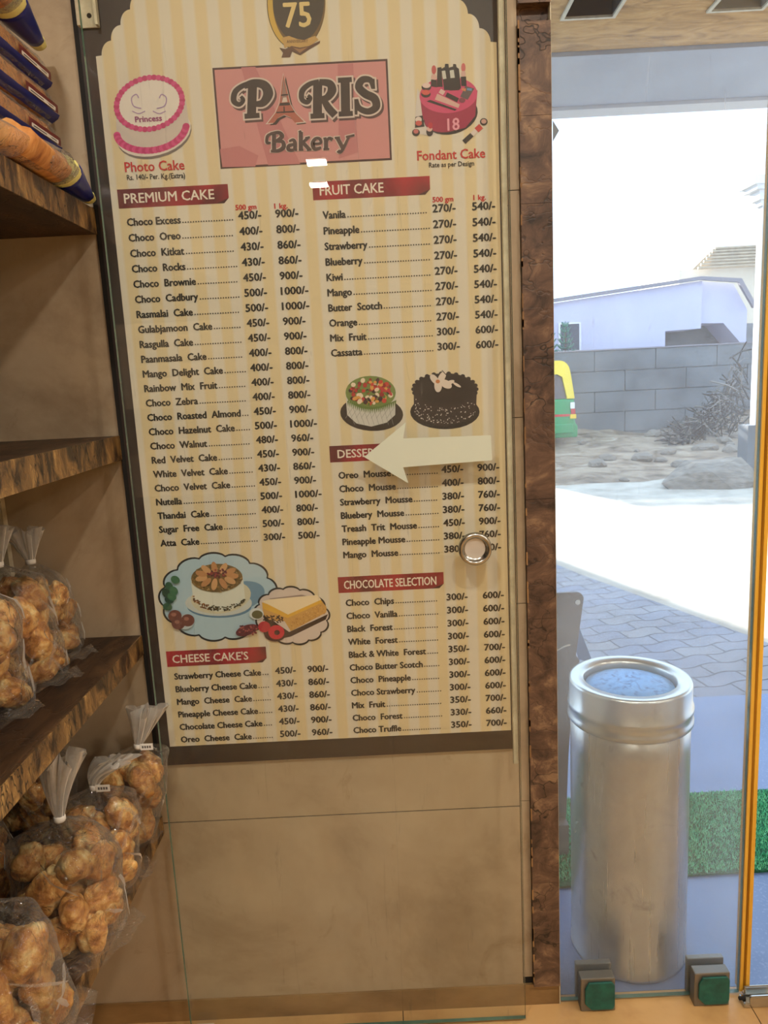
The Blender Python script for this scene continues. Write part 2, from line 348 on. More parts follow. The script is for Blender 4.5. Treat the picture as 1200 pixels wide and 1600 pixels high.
# ------------------------------------------------------------------ the room
W = 1.469                     # inner face of the tiled wall
mb = MB().mat(M['grout']).box(-1.25, .2725, W+.002, W+.12, 0, 2.75).mat(M['tile'])
for x0, x1 in ((-1.25, -.9995), (-.998, .2515)):
    for z0, z1 in ((.052, .4845), (.4872, 1.70), (1.7017, 2.30), (2.3017, 2.75)):
        mb.box(x0, x1, W, W+.004, z0, z1)
for z0, z1 in ((.07, .4975), (.499, .9345), (.936, 1.3095), (1.311, 1.726), (1.7275, 2.75)):
    mb.box(.2530, .2725, W-.001, W+.004, z0, z1)
struct('wall_front', mb)
struct('baseboard_front', MB().box(-1.25, .334, W-.004, W+.02, 0, .0515), M['skirting'])
mb = MB().mat(M['grout']).box(-1.25, 3.2, -4.5, 1.49, -.08, -.0012).mat(M['floor'])
fx = [-1.25, -.645, -.02, .745, 1.35, 1.95, 2.55, 3.2]; fy = [-4.5, -3.9, -3.3, -2.7, -2.1, -1.5, -.9, -.3, .3, .9, 1.4895]
for i in range(len(fx)-1):
    for j in range(len(fy)-1): mb.box(fx[i]+.001, fx[i+1]-.001, fy[j]+.001, fy[j+1]-.001, -.06, 0)
struct('floor', mb)
struct('ceiling', MB().box(-1.25, 3.2, -4.5, 1.6, 2.75, 2.85), M['ceiling'])
struct('wall_left', MB().box(-1.35, -1.25, -4.5, 1.6, 0, 2.85), M['plaster'])
struct('wall_right', MB().box(3.2, 3.3, -4.5, 1.6, 0, 2.85), M['plaster'])
struct('wall_back', MB().box(-1.35, 3.3, -4.6, -4.5, 0, 2.85), M['plaster'])
struct('wall_header', MB().box(.2725, 3.2, 1.47, 1.59, 2.36, 2.75), M['plaster'])
struct('wall_front_right', MB().box(2.0, 3.2, 1.47, 1.59, 0, 2.36), M['plaster'])
# door jamb board with its raw edge
mb = MB().mat(M['jamb'])
rows = [.0525, .31, .62, .905, 1.15, 1.42, 1.70, 1.85, 2.005]
for a, b in zip(rows, rows[1:]): mb.box(.2735, .3310, W-.012, 1.62, a, b-.0006)
mb.box(.2735, .3310, W-.012, 1.62, 2.034, 2.36).box(.2735, .3310, W+.01, 1.62, 2.005, 2.034)
mb.mat(M['jamb_edge'])
random.seed(5)
for i in range(46):
    z = random.uniform(.06, 2.0); h = random.uniform(.008, .03); mb.box(.2722, .2745+random.uniform(0, .0015), W-.0125, W-.011, z, z+h)
struct('trim_1', mb)
struct('trim_2', MB().mat(M['white_paint']).box(.3312, .3328, W-.006, 1.60, .0, 2.36), None)
# ceiling lamps: two seen mirrored, the others added unseen for light
random.seed(1)
LAMPS = [(-.33, -2.15), (-.36, -2.70), (.45, .05), (1.5, .10), (2.9, -2.6), (2.9, -1.0), (-.45, .10), (2.6, .60), (2.0, -3.2)]
NAMES = ['square warm ceiling light seen mirrored just under the logo on the poster', 'square warm ceiling light seen mirrored above the fruit cake banner',
         'square warm ceiling light right above the viewer', 'square warm ceiling light to the right above the viewer', 'square warm ceiling light by the right wall, well behind the viewer', 'square warm ceiling light by the right wall',
         'square warm ceiling light above the viewer, left of the middle', 'square warm ceiling light right of the doorway', 'square warm ceiling light in the far right corner behind the viewer']
for (x, y), nm in zip(LAMPS, NAMES):
    t = thing('ceiling_light', (x, y, 2.75), nm, 'ceiling light', 'square ceiling lights')
    s_ = .06
    build('frame', MB().box(x-s_-.012, x+s_+.012, y-s_-.012, y+s_+.012, 2.742, 2.7495), M['fascia'], t)
    build('diffuser', MB().box(x-s_, x+s_, y-s_, y+s_, 2.738, 2.7415), M['lamp'], t)
    ld = bpy.data.lights.new('panel_light', 'AREA'); ld.shape = 'SQUARE'; ld.size = .12; ld.energy = PANEL_POWER; ld.color = LAMP_COL
    lo = bpy.data.objects.new('light', ld); col.objects.link(lo); lo.parent = t; lo.location = (0, 0, -.016)

# ------------------------------------------------------------------ the poster
PX0, PX1, PZ0 = -.477, .2355, .664
poster = thing('menu_poster', (-.125, W, .62), 'tall striped cake price poster in a dark brown frame on the tiled wall', 'poster')
build('shadow_gap', MB().box(-.5125, -.5035, 1.4655, W-.0008, .64, 2.30), M['black_rebate'], poster)  # black strip, the shadow beside the board put into its colour
build('backing_board', MB().box(-.503, .2455, 1.4625, W-.0008, .622, 2.30), M['brown_border'], poster)
YS = 1.4620
# scalloped cream sheet
def scallop(xa, za, sgn):
    """steps up and inwards from the vertical edge; quarter-round lobes"""
    pts = [(xa, za)]
    x, z = xa, za
    dx, dz = .0195, .0242
    x += sgn*.0105; pts.append((x, za+.001))
    for i in range(5):
        for q in range(1, 9):
            a = q/8*math.pi/2
            pts.append((x+sgn*dx*(1-math.cos(a))*1.0, z+dz*math.sin(a)))
        x += sgn*dx; z += dz
    return pts
left = scallop(PX0, 1.986, 1); right = scallop(PX1, 1.975, -1)
pts = [(PX0, PZ0)]+left+[(left[-1][0]+.004, 2.16), (right[-1][0]-.004, 2.16)]+right[::-1]+[(PX1, PZ0)]
build('printed_sheet', MB().prism(pts, 'y', YS, 1.4624), M['stripes'], poster)

class Art:
    """flat printing on the poster, drawn in photograph pixels or poster metres, each stroke a hair above the last"""
    def __init__(s, base=YS): s.mb = MB(); s.y = base-.00012
    def up(s): s.y -= .000012
    def P(s, px, py):
        p = on_plane(px, py, W); return (p.x, p.z)
    def poly(s, pts, m, metres=False):
        s.up(); s.mb.mat(m)
        q = pts if metres else [s.P(*p) for p in pts]
        area = sum(q[i][0]*q[(i+1) % len(q)][1]-q[(i+1) % len(q)][0]*q[i][1] for i in range(len(q)))
        if area < 0: q = q[::-1]
        s.mb.add([(x, s.y, z) for x, z in q], [tuple(range(len(q)))])
    def ell(s, cx, cy, rx, ry, m, rot=0, n=28, a0=0, a1=360):
        c, d = math.cos(R(rot)), math.sin(R(rot)); pts = []
        cnt = n if a1-a0 >= 360 else n+1
        for i in range(cnt):
            a = R(a0+(a1-a0)*i/n); u, v = rx*math.cos(a), ry*math.sin(a); pts.append((cx+u*c-v*d, cy+u*d+v*c))
        s.poly(pts, m)
    def stroke(s, pts, wd, m, smooth=True, dx=0, dy=0, grow=0):
        if smooth and len(pts) > 2:
            out = []; ww = []
            W_ = wd if isinstance(wd, (list, tuple)) else [wd]*len(pts)
            for i in range(len(pts)-1):
                p0, p1, p2, p3 = pts[max(i-1, 0)], pts[i], pts[i+1], pts[min(i+2, len(pts)-1)]
                for q in range(6):
                    t = q/6
                    out.append(tuple(.5*((2*p1[j])+(-p0[j]+p2[j])*t+(2*p0[j]-5*p1[j]+4*p2[j]-p3[j])*t*t+(-p0[j]+3*p1[j]-3*p2[j]+p3[j])*t**3) for j in (0, 1)))
                    ww.append(W_[i]*(1-t)+W_[i+1]*t)
            out.append(pts[-1]); ww.append(W_[-1])
        else:
            out = list(pts); ww = wd if isinstance(wd, (list, tuple)) else [wd]*len(pts)
        L = []; Rr = []; n = len(out)
        for i, p in enumerate(out):
            a = out[max(i-1, 0)]; b = out[min(i+1, n-1)]; tx, ty = b[0]-a[0], b[1]-a[1]; l = math.hypot(tx, ty) or 1; tx /= l; ty /= l
            h = ww[i]/2+grow; ex = grow if i == n-1 else (-grow if i == 0 else 0)
            q = (p[0]+dx+tx*ex, p[1]+dy+ty*ex); L.append((q[0]-ty*h, q[1]+tx*h)); Rr.append((q[0]+ty*h, q[1]-tx*h))
        s.up(); s.mb.mat(m)
        vs_ = [(s.P(*p)[0], s.y, s.P(*p)[1]) for p in L+Rr]
        s.mb.add(vs_, [(i, i+1, n+i+1, n+i) for i in range(n-1)])
    def build(s, name, parent): return build(name, s.mb, None, parent)

_fc = {}
def glyphs(text, bold=.0):
    key = (text, bold)
    if key not in _fc:
        c = bpy.data.curves.new('t', 'FONT'); c.body = text; c.size = 1; c.resolution_u = 2; c.offset = bold
        o = bpy.data.objects.new('t', c); me = bpy.data.meshes.new_from_object(o)
        vv = [tuple(v.co) for v in me.vertices]; ff = [tuple(p.vertices) for p in me.polygons]
        bpy.data.objects.remove(o); bpy.data.curves.remove(c); bpy.data.meshes.remove(me)
        _fc[key] = (vv, ff)
    return _fc[key]
CAP = None
def letter(mb, text, x0, z0, cap, x1=None, bold=.0, y=YS-.0006, sx=None, slope=0, plane=None):
    """set text with baseline z0 and capital height cap; fitted to x0..x1 when x1 is given. Returns the right end"""
    vv, ff = glyphs(text, 0)
    if not vv: return x0
    ref = glyphs('H', 0)[0]; ch = max(v[1] for v in ref)-min(v[1] for v in ref)
    sz = cap/ch; mn = min(v[0] for v in vv); mxx = max(v[0] for v in vv)
    fx_ = (x1-x0)/(mxx-mn) if x1 is not None else sz*(sx or 1)
    for li, (hx, hz) in enumerate([(0, 0)] if not bold else [(-bold, 0), (bold, 0), (0, bold*.7), (0, -bold*.7), (-bold*.5, 0), (bold*.5, 0)]):
      out = []
      for v in vv:
        X = x0+(v[0]-mn)*fx_; Z = z0+v[1]*sz+slope*(X-x0)
        out.append((X+hx*cap, y-2.5e-5*li, Z+hz*cap))
      mb.add(out, [tuple(f) for f in ff])
    return x0+(mxx-mn)*fx_

B_ = .062      # weight of the price list lettering
def listing(x_name, x_dot, x_a, x_b, z0, z1, rows, aw=.0415, sx=.93, heads=None):
    nmb, amb, bmb = MB(), MB(), MB(); n = len(rows)
    for i, (nm, a, b) in enumerate(rows):
        z = z0+(z1-z0)*i/max(n-1, 1)
        xe = letter(nmb, nm, x_name, z, .0128, bold=B_, sx=sx)
        xd = xe+.0045
        while xd < x_dot:
            nmb.add([(xd+.0014*math.cos(q_*math.pi/3), YS-.0006, z+.0014+.0014*math.sin(q_*math.pi/3)) for q_ in range(6)], [tuple(range(6))]); xd += .0048
        letter(amb, a, x_a, z+.0015, .0134, x_a+aw, bold=B_); letter(bmb, b, x_b, z+.0015, .0134, x_b+aw*(1.0 if len(b) == 5 else 1.22), bold=B_)
    build('item_names', nmb, M['print_black'], poster); build('price_column', amb, M['print_black'], poster); build('price_column', bmb, M['print_black'], poster)
    for t_, a, b, zz in heads or []:
        hb = MB(); letter(hb, t_, a, zz, .0088, b, bold=.06); build('weight_heading', hb, M['print_red'], poster)
P5 = lambda s: [tuple(l.split('|')) for l in s.strip().split('\n')]
listing(-.452, -.257, -.2465, -.178, 1.6975, 1.0915, P5('''Choco Excess|450/-|900/-
Choco  Oreo|400/-|800/-
Choco  Kitkat|430/-|860/-
Choco  Rocks|430/-|860/-
Choco  Brownie|450/-|900/-
Choco  Cadbury|500/-|1000/-
Rasmalai  Cake|500/-|1000/-
Gulabjamoon  Cake|450/-|900/-
Rasgulla  Cake|450/-|900/-
Paanmasala  Cake|400/-|800/-
Mango  Delight  Cake|400/-|800/-
Rainbow  Mix  Fruit|400/-|800/-
Choco  Zebra|400/-|800/-
Choco  Roasted  Almond|450/-|900/-
Choco  Hazelnut  Cake|500/-|1000/-
Choco  Walnut|480/-|960/-
Red  Velvet  Cake|450/-|900/-
White  Velvet  Cake|430/-|860/-
Choco  Velvet  Cake|450/-|900/-
Nutella|500/-|1000/-
Thandai  Cake|400/-|800/-
Sugar  Free  Cake|500/-|800/-
Atta  Cake|300/-|500/-'''), heads=[('500 gm', -.2505, -.2125, 1.7155), ('1 kg.', -.179, -.155, 1.7145)])
listing(-.091, .1035, .1115, .1845, 1.6925, 1.4435, P5('''Vanila|270/-|540/-
Pineapple|270/-|540/-
Strawberry|270/-|540/-
Blueberry|270/-|540/-
Kiwi|270/-|540/-
Mango|270/-|540/-
Butter  Scotch|270/-|540/-
Orange|270/-|540/-
Mix  Fruit|300/-|600/-
Cassatta|300/-|600/-'''), heads=[('500 gm', .112, .1495, 1.7115), ('1 kg.', .187, .2095, 1.7115)])
listing(-.091, .1025, .1105, .181, 1.209, 1.049, P5('''Oreo  Mousse|450/-|900/-
Choco  Mousse|400/-|800/-
Strawberry  Mousse|380/-|760/-
Bluebery  Mousse|380/-|760/-
Treash  Trit  Mousse|450/-|900/-
Pineapple Mousse|380/-|760/-
Mango  Mousse|380/-|760/-'''))
listing(-.092, .0925, .1115, .1845, .950, .6745, P5('''Choco  Chips|300/-|600/-
Choco  Vanilla|300/-|600/-
Black  Forest|300/-|600/-
White  Forest|300/-|600/-
Black & White  Forest|350/-|700/-
Choco Butter Scotch|300/-|600/-
Choco  Pineapple|300/-|600/-
Choco Strawberry|300/-|600/-
Mix  Fruit|350/-|700/-
Choco  Forest|330/-|660/-
Choco Truffle|350/-|700/-'''))
listing(-.452, -.2585, -.245, -.1785, .8115, .6725, P5('''Strawberry Cheese Cake|450/-|900/-
Blueberry Cheese Cake|430/-|860/-
Mango  Cheese  Cake|430/-|860/-
Pineapple Cheese Cake|430/-|860/-
Chocolate Cheese Cake|450/-|900/-
Oreo  Cheese  Cake|500/-|960/-'''))
def banner(text, x0, x1, z0, z1, tx0, tx1, tz, cap):
    b = build('heading_banner', MB().mat(M['banner']).add([(x0, YS-.0003, z0), (x1-.009, YS-.0003, z0), (x1, YS-.0003, z0+.009), (x1, YS-.0003, z1), (x0, YS-.0003, z1)], [(0, 1, 2, 3, 4)])
              .mat(M['banner_fold']).add([(x1-.024, YS-.00035, z0), (x1-.009, YS-.00035, z0), (x1, YS-.00035, z0+.009)], [(0, 1, 2)]), None, poster)
    mb = MB(); letter(mb, text, tx0, tz, cap, tx1, y=YS-.0006, bold=.025); build('lettering', mb, M['print_white'], b)
banner('PREMIUM CAKE', -.4645, -.2615, 1.7285, 1.7615, -.453, -.288, 1.7370, .0165)
banner('FRUIT CAKE', -.107, .108, 1.7255, 1.7575, -.094, .0225, 1.7335, .0165)
banner('DESSERT', -.106, .106, 1.2415, 1.2735, -.0905, -.006, 1.2495, .0155)
banner('CHOCOLATE SELECTION', -.1055, .1065, .9775, 1.0105, -.0935, .0915, .9855, .0165)
banner("CHEESE CAKE'S", -.4645, -.2605, .8390, .8725, -.4525, -.298, .8470, .0165)

# logo panel
lg = build('logo_panel', MB().mat(flat((72, 40, 40), .5)).box(-.2720, .0405, YS-.0004, YS, 1.7880, 1.9570).mat(flat((206, 142, 142), .5)).box(-.2685, .0370, YS-.0006, YS-.0004, 1.7915, 1.9535), None, poster)
a = Art(YS-.0006)
pk = flat((192, 122, 126), .5)
for poly_ in ([(378, 108), (400, 107), (470, 258), (420, 260)], [(528, 103), (552, 102), (560, 240), (530, 250)], [(345, 235), (375, 230), (405, 245), (400, 262), (349, 263)]): a.poly(poly_, pk)
DK, OUT, SH = flat((52, 38, 34), .5), flat((214, 198, 190), .5), flat((86, 58, 58), .5)
Z = lambda u, v: (320+u*.41667, v*.41667)
def zz(l): return [Z(*p) for p in l]
GL = []   # strokes of PARIS in the zoomed frame of the logo
GL += [(zz([(182, 322), (180, 380), (178, 436)]), 14), (zz([(152, 442), (208, 438)]), 8), (zz([(150, 330), (185, 318), (225, 326), (240, 358), (220, 392), (186, 396)]), [9, 12, 14, 16, 12, 7]),
       (zz([(190, 316), (150, 326), (118, 350), (112, 384), (132, 398), (148, 382), (138, 368)]), [7, 8, 9, 9, 7, 6, 5])]
GL += [(zz([(425, 320), (424, 380), (424, 436)]), 14), (zz([(398, 442), (450, 439)]), 8), (zz([(430, 314), (468, 320), (478, 345), (460, 372), (430, 378)]), [9, 12, 14, 11, 7]),
       (zz([(446, 378), (466, 412), (490, 438)]), [9, 12, 12]), (zz([(430, 312), (395, 322), (368, 346), (366, 378), (386, 390), (398, 374), (388, 364)]), [7, 8, 9, 8, 7, 6, 5])]
GL += [(zz([(527, 312), (528, 370), (529, 430)]), 14), (zz([(500, 308), (552, 305)]), 8), (zz([(503, 434), (556, 431)]), 8)]
GL += [(zz([(632, 338), (622, 308), (592, 306), (578, 332), (602, 358), (636, 376), (642, 408), (612, 424), (578, 410), (568, 378)]), [6, 9, 11, 12, 13, 13, 12, 10, 9, 6]), (zz([(568, 378), (568, 436)]), [6, 4]), (zz([(632, 302), (633, 340)]), [4, 5])]
for pts_, wd in GL: a.stroke(pts_, wd, SH, dx=3, dy=3.5, grow=2.5)
for pts_, wd in GL: a.stroke(pts_, wd, OUT, grow=2.6)
for pts_, wd in GL: a.stroke(pts_, wd, DK)
BK = [(zz([(262, 508), (262, 568)]), 6.5), (zz([(248, 507), (280, 503), (292, 518), (270, 534)]), [4, 6, 7, 4]), (zz([(262, 536), (292, 536), (298, 556), (280, 570), (250, 572)]), [4, 6, 7, 6, 4]), (zz([(255, 506), (238, 516), (236, 540), (250, 540)]), [4, 5, 5, 3]),
      (zz([(318, 536), (332, 530), (340, 540), (340, 568)]), [3, 5, 6, 6]), (zz([(340, 546), (318, 552), (316, 566), (332, 568), (342, 558)]), [4, 6, 6, 5, 3]), (zz([(340, 566), (348, 568)]), 4),
      (zz([(362, 500), (362, 566)]), 6.5), (zz([(354, 502), (364, 498)]), 4), (zz([(364, 545), (388, 522)]), 4.5), (zz([(370, 540), (394, 566)]), 6), (zz([(354, 567), (372, 567)]), 3.5), (zz([(384, 567), (402, 566)]), 3.5), (zz([(378, 524), (396, 520)]), 3.5),
      (zz([(408, 545), (436, 542), (432, 526), (416, 526), (406, 544), (414, 564), (438, 558)]), [4, 4, 5, 5, 6.5, 6, 3.5]),
      (zz([(456, 526), (456, 564)]), 6.5), (zz([(456, 536), (468, 524), (480, 530)]), [4, 5, 6]), (zz([(446, 565), (468, 564)]), 3.5), (zz([(446, 526), (458, 524)]), 3.5),
      (zz([(498, 522), (518, 560)]), 6.5), (zz([(488, 523), (508, 521)]), 3.5), (zz([(542, 516), (520, 562), (508, 576), (500, 570)]), [3.5, 5, 5, 6]), (zz([(530, 520), (562, 512)]), 3.5)]
for pts_, wd in BK: a.stroke(pts_, wd, OUT, grow=.9, dx=-.6, dy=-.4)
for pts_, wd in BK: a.stroke(pts_, wd, flat((74, 54, 54), .5))
a.build('lettering', lg)
a = Art(YS-.00075)
tw = zz([(297, 286), (304, 318), (312, 352), (322, 396), (342, 430), (374, 462), (340, 466), (324, 446), (300, 436), (276, 448), (262, 466), (238, 468), (268, 428), (282, 394), (288, 350), (292, 316)])
cx_, cy_ = Z(304, 400)
a.poly([(cx_+(p[0]-cx_)*1.0+3.5, p[1]+3) for p in tw], DK)
a.poly([(cx_+(p[0]-cx_)*1.12, cy_+(p[1]-cy_)*1.05) for p in tw], OUT)
a.poly(tw, flat((176, 98, 82), .5))
a.poly(zz([(297, 300), (303, 330), (311, 380), (290, 382), (294, 330)]), flat((150, 120, 112), .5))
a.poly(zz([(284, 392), (320, 390), (323, 400), (281, 403)]), DK); a.poly(zz([(289, 360), (314, 358), (315, 364), (288, 366)]), DK)
a.poly(zz([(296, 372), (308, 371), (312, 388), (291, 390)]), OUT); a.stroke(zz([(299, 405), (300, 430)]), 2, DK); a.stroke(zz([(270, 428), (338, 424)]), 2.2, DK, smooth=False)
a.build('tower_emblem', lg)

# anniversary badge
a = Art(YS-.0003); q = lambda u, v: (400+u*130/1200, v*100/923)
a.ell(463.5, 8, 45.5, 72, flat((40, 32, 28), .5), n=40); a.ell(463.5, 8, 44.5, 71, flat((206, 170, 74), .5), n=40); a.ell(468, 7, 41, 68, flat((120, 92, 52), .5), n=40)
a.ell(467, 4, 40, 64, flat((70, 60, 50), .5), n=40)
bd = a.build('anniversary_badge', poster)
a = Art(YS-.0007)
rb = flat((160, 116, 72), .5); a.poly([q(*p) for p in [(380, 575), (480, 545), (600, 590), (700, 605), (800, 565), (860, 545), (905, 600), (800, 680), (640, 720), (500, 690), (420, 720)]], flat((196, 158, 92), .5))
a.poly([q(*p) for p in [(345, 715), (430, 735), (520, 690), (640, 715), (770, 690), (930, 615), (925, 650), (780, 735), (645, 822), (530, 770), (500, 850), (375, 855), (400, 790)]], flat((98, 66, 46), .5))
a.poly([q(*p) for p in [(540, 712), (640, 735), (760, 700), (640, 790)]], rb)
a.build('ribbon', bd)
mb = MB().mat(flat((222, 196, 130), .45))
def on_px(mb, text, x0, y0, x1, y1, cap_px, m, bold=0.0, y=YS-.0008):
    """lettering between two baseline pixels of the photograph, laid on the poster"""
    A = on_plane(x0, y0, W); Bp = on_plane(x1, y1, W); mb.mat(m)
    letter(mb, text, A.x, A.z, cap_px*.00117, Bp.x, bold=bold, y=y, slope=(Bp.z-A.z)/(Bp.x-A.x))
on_px(mb, '75', 446, 46, 487, 44, 33, flat((222, 196, 130), .45), .03)
on_px(mb, 'ANNIVERSARY', 449, 70.5, 482, 69, 4.2, flat((90, 60, 40), .5), .04)
build('lettering', mb, None, bd)

# captions
mb = MB()
cb = MB(); on_px(cb, 'Photo Cake', 198, 270.5, 290, 266.5, 14, M['print_red'], .03); on_px(cb, 'Rs. 140/- Per. Kg.(Extra)', 201, 283, 291, 279.5, 7.5, M['print_black'], .03)
on_px(mb, 'Fondant Cake', 652, 252.5, 757, 248, 13.5, M['print_red'], .03); on_px(mb, 'Rate as per Design', 670, 263.5, 740, 260.5, 7, M['print_black'], .03)
build('caption_lettering', cb, None, poster); build('caption_lettering', mb, None, poster)

# printed cakes
rnd = random.Random(3)
PINK, PINKD, WHT = flat((214, 72, 136), .5), flat((196, 44, 112), .5), flat((232, 224, 216), .5)
a = Art(YS-.0003)
a.ell(243, 212, 59, 37, flat((120, 110, 104), .5), rot=-14); a.ell(242, 209, 59, 36, flat((226, 216, 206), .5), rot=-14)
a.poly([(183, 165), (184, 205), (200, 228), (240, 240), (280, 224), (297, 196), (292, 158)], flat((208, 196, 188), .5))
for i in range(30):
    t = i/29; an = R(176-168*t); a.ell(240+54*math.cos(an)-1, 203+34*math.sin(an)+(-8*(t-.5)*2), 5.6, 5.4, PINKD if i % 2 else PINK)
a.ell(235, 163, 51.5, 39, WHT, rot=-6, n=40)
for i in range(44):
    an = 2*math.pi*i/44; a.ell(235.5+51*math.cos(an), 164+40*math.sin(an)-5*math.cos(an), 4.6, 4.4, PINK if i % 2 else PINKD)
pv = flat((172, 140, 190), .5)
for sg in (-1, 1):
    a.stroke([(235+sg*12, 172), (235+sg*24, 168), (235+sg*27, 156), (235+sg*20, 150), (235+sg*16, 156)], [1.6]*5, pv); a.stroke([(235+sg*6, 176), (235+sg*16, 180), (235+sg*26, 176)], [1.4]*3, pv)
pc = a.build('cake_picture', poster)
mb = MB(); on_px(mb, 'Princess', 214, 193.5, 255, 191, 8, flat((150, 60, 120), .5), .06, YS-.0013)
build('lettering', mb, None, pc)

a = Art(YS-.0003); K_, PK1, PK2 = flat((40, 34, 36), .5), flat((206, 70, 116), .5), flat((160, 36, 76), .5); SK = flat((216, 176, 168), .5)
zc = lambda u, v: (620+u/6, 60+v/6)
a.poly([zc(*p) for p in [(190, 480), (170, 740), (160, 900), (330, 930), (400, 870), (250, 600)]], flat((214, 206, 200), .5))
a.ell(*zc(500, 730), 43, 30, K_, rot=-14); a.poly([zc(*p) for p in [(212, 540), (240, 760), (330, 860), (480, 890), (640, 850), (730, 740), (752, 500)]], PK2); a.ell(*zc(490, 740), 40, 24, PK2, rot=-16)
a.ell(*zc(480, 545), 45, 28, PK1, rot=-4, n=40)
for (u, v, rx, ry, m_) in [(345, 310, 3.6, 7, flat((200, 90, 90), .5)), (345, 380, 4.4, 5, SK), (620, 290, 3.4, 7, flat((206, 110, 110), .5)), (620, 350, 3.8, 5, SK)]: a.ell(*zc(u, v), rx, ry, m_)
for l in ([(318, 400), (372, 405), (372, 475), (318, 465)], [(378, 290), (415, 285), (428, 470), (372, 470)], [(415, 300), (445, 285), (450, 255), (480, 255), (484, 285), (500, 500), (440, 500)], [(485, 290), (522, 280), (524, 255), (552, 258), (556, 285), (578, 300), (598, 480), (580, 500), (490, 505)], [(594, 375), (645, 372), (650, 465), (600, 462)]): a.poly([zc(*p) for p in l], K_)
for l in ([(418, 322), (450, 316), (462, 392), (430, 398)], [(492, 316), (530, 310), (540, 384), (500, 388)]): a.poly([zc(*p) for p in l], flat((206, 206, 196), .5))
a.poly([zc(*p) for p in [(275, 605), (310, 590), (560, 680), (540, 692)]], K_)
a.stroke([zc(365, 560), zc(580, 650)], [10, 6], SK, smooth=False); a.stroke([zc(400, 505), zc(440, 530)], 7, flat((222, 190, 184), .5), smooth=False); a.stroke([zc(460, 540), zc(570, 595)], 7, K_, smooth=False)
a.poly([zc(*p) for p in [(640, 460), (722, 486), (660, 590), (590, 560)]], flat((96, 84, 88), .5)); a.poly([zc(*p) for p in [(655, 480), (700, 485), (695, 508), (652, 500)]], flat((100, 150, 190), .5)); a.poly([zc(*p) for p in [(605, 480), (645, 485), (640, 512), (602, 500)]], flat((210, 130, 90), .5))
for (u, v) in ((275, 460), (270, 525)): a.ell(*zc(u, v+12), 7.5, 5.5, K_); a.ell(*zc(u, v-4), 6.5, 4, flat((226, 200, 196), .5) if v < 500 else flat((214, 90, 80), .5))
a.ell(*zc(608, 595), 5, 4, flat((130, 60, 80), .5))
a.poly([zc(*p) for p in [(172, 750), (240, 735), (258, 840), (168, 852)]], K_); a.ell(*zc(202, 775), 5, 4.5, flat((220, 206, 200), .5)); a.ell(*zc(204, 808), 5, 4, flat((200, 84, 80), .5))
a.ell(*zc(178, 895), 6, 5.6, K_); a.ell(*zc(178, 885), 4, 3.4, flat((200, 110, 110), .5)); a.ell(*zc(306, 890), 5.4, 6.5, K_); a.ell(*zc(304, 862), 4.4, 4, SK); a.ell(*zc(312, 830), 3.6, 5, flat((190, 40, 60), .5))
a.stroke([zc(625, 985), zc(700, 915)], 7.5, K_, smooth=False); a.stroke([zc(700, 915), zc(742, 872)], 7, flat((222, 206, 200), .5), smooth=False); a.stroke([zc(742, 875), zc(785, 835)], 9, flat((200, 60, 56), .5), smooth=False); a.ell(*zc(810, 795), 6, 5.6, K_); a.ell(*zc(810, 792), 4, 3.6, flat((206, 160, 150), .5))
fcx = a.build('cake_picture', poster)
mb = MB(); on_px(mb, '18', 699, 206.5, 717, 205, 17, flat((236, 160, 180), .5), .03, YS-.0016)
build('lettering', mb, None, fcx)

# fruit cake
a = Art(YS-.0003); zc = lambda u, v: (500+u*320/1200, 560+v*340/1275)
a.ell(*zc(303, 322), 49, 27, flat((34, 26, 26), .5), rot=3)
a.poly([zc(*p) for p in [(150, 190), (160, 330), (215, 380), (300, 398), (390, 375), (440, 330), (444, 180)]], flat((206, 204, 198), .5))
for i in range(9): a.stroke([zc(165+i*30, 290), zc(205+i*28, 388)], .6, flat((150, 150, 146), .5), smooth=False); a.stroke([zc(195+i*30, 285), zc(150+i*30, 350)], .6, flat((150, 150, 146), .5), smooth=False)
a.ell(*zc(297, 200), 39, 26, flat((116, 136, 70), .5))
for i in range(26): a.poly([zc(160+i*11, 270+38*math.sin(math.pi*i/25)-20), zc(172+i*11, 262+38*math.sin(math.pi*i/25)-20), zc(166+i*11, 300+38*math.sin(math.pi*i/25)-16)], flat((92, 120, 56), .5))
fruit = [(178, 42, 44), (200, 60, 50), (150, 28, 34), (222, 160, 80), (60, 34, 44), (90, 120, 50), (232, 214, 190), (190, 52, 60)]
for i in range(95):
    an, rr_ = rnd.uniform(0, 6.28), math.sqrt(rnd.random()); a.ell(*zc(297+128*rr_*math.cos(an), 196+74*rr_*math.sin(an)), rnd.uniform(2, 5), rnd.uniform(2, 4), flat(rnd.choice(fruit), .5), rot=rnd.uniform(0, 180), n=7)
a.build('cake_picture', poster)
# dark cake
a = Art(YS-.0003)
a.ell(*zc(730, 312), 54, 27, flat((24, 22, 26), .5)); a.poly([zc(*p) for p in [(548, 200), (550, 310), (610, 370), (730, 398), (850, 368), (912, 300), (916, 190)]], flat((42, 34, 38), .5))
a.ell(*zc(730, 180), 49, 25, flat((26, 20, 26), .5), n=40)
for i in range(26): a.ell(*zc(730+183*math.cos(i*.2417), 180+92*math.sin(i*.2417)), 3.6, 3.2, flat((34, 26, 32), .5), n=12)
for i in range(120):
    t = rnd.uniform(-1, 1); u = 730+178*t; vb = 300+80*math.sqrt(1-t*t); a.ell(*zc(u, vb-rnd.random()**1.5*95), rnd.uniform(.5, 1.3), rnd.uniform(.4, .9), flat((226, 220, 214), .5), rot=rnd.uniform(0, 180), n=6)
pet = flat((224, 210, 200), .5)
for (u, v, rx, ry, ro) in [(668, 122, 9, 5, 50), (712, 110, 10, 5, 120), (735, 150, 10, 6, 30), (690, 160, 6, 10, 0), (760, 140, 7, 3, -20), (800, 155, 7, 2, 30)]: a.ell(*zc(u, v), rx, ry, pet, rot=ro)
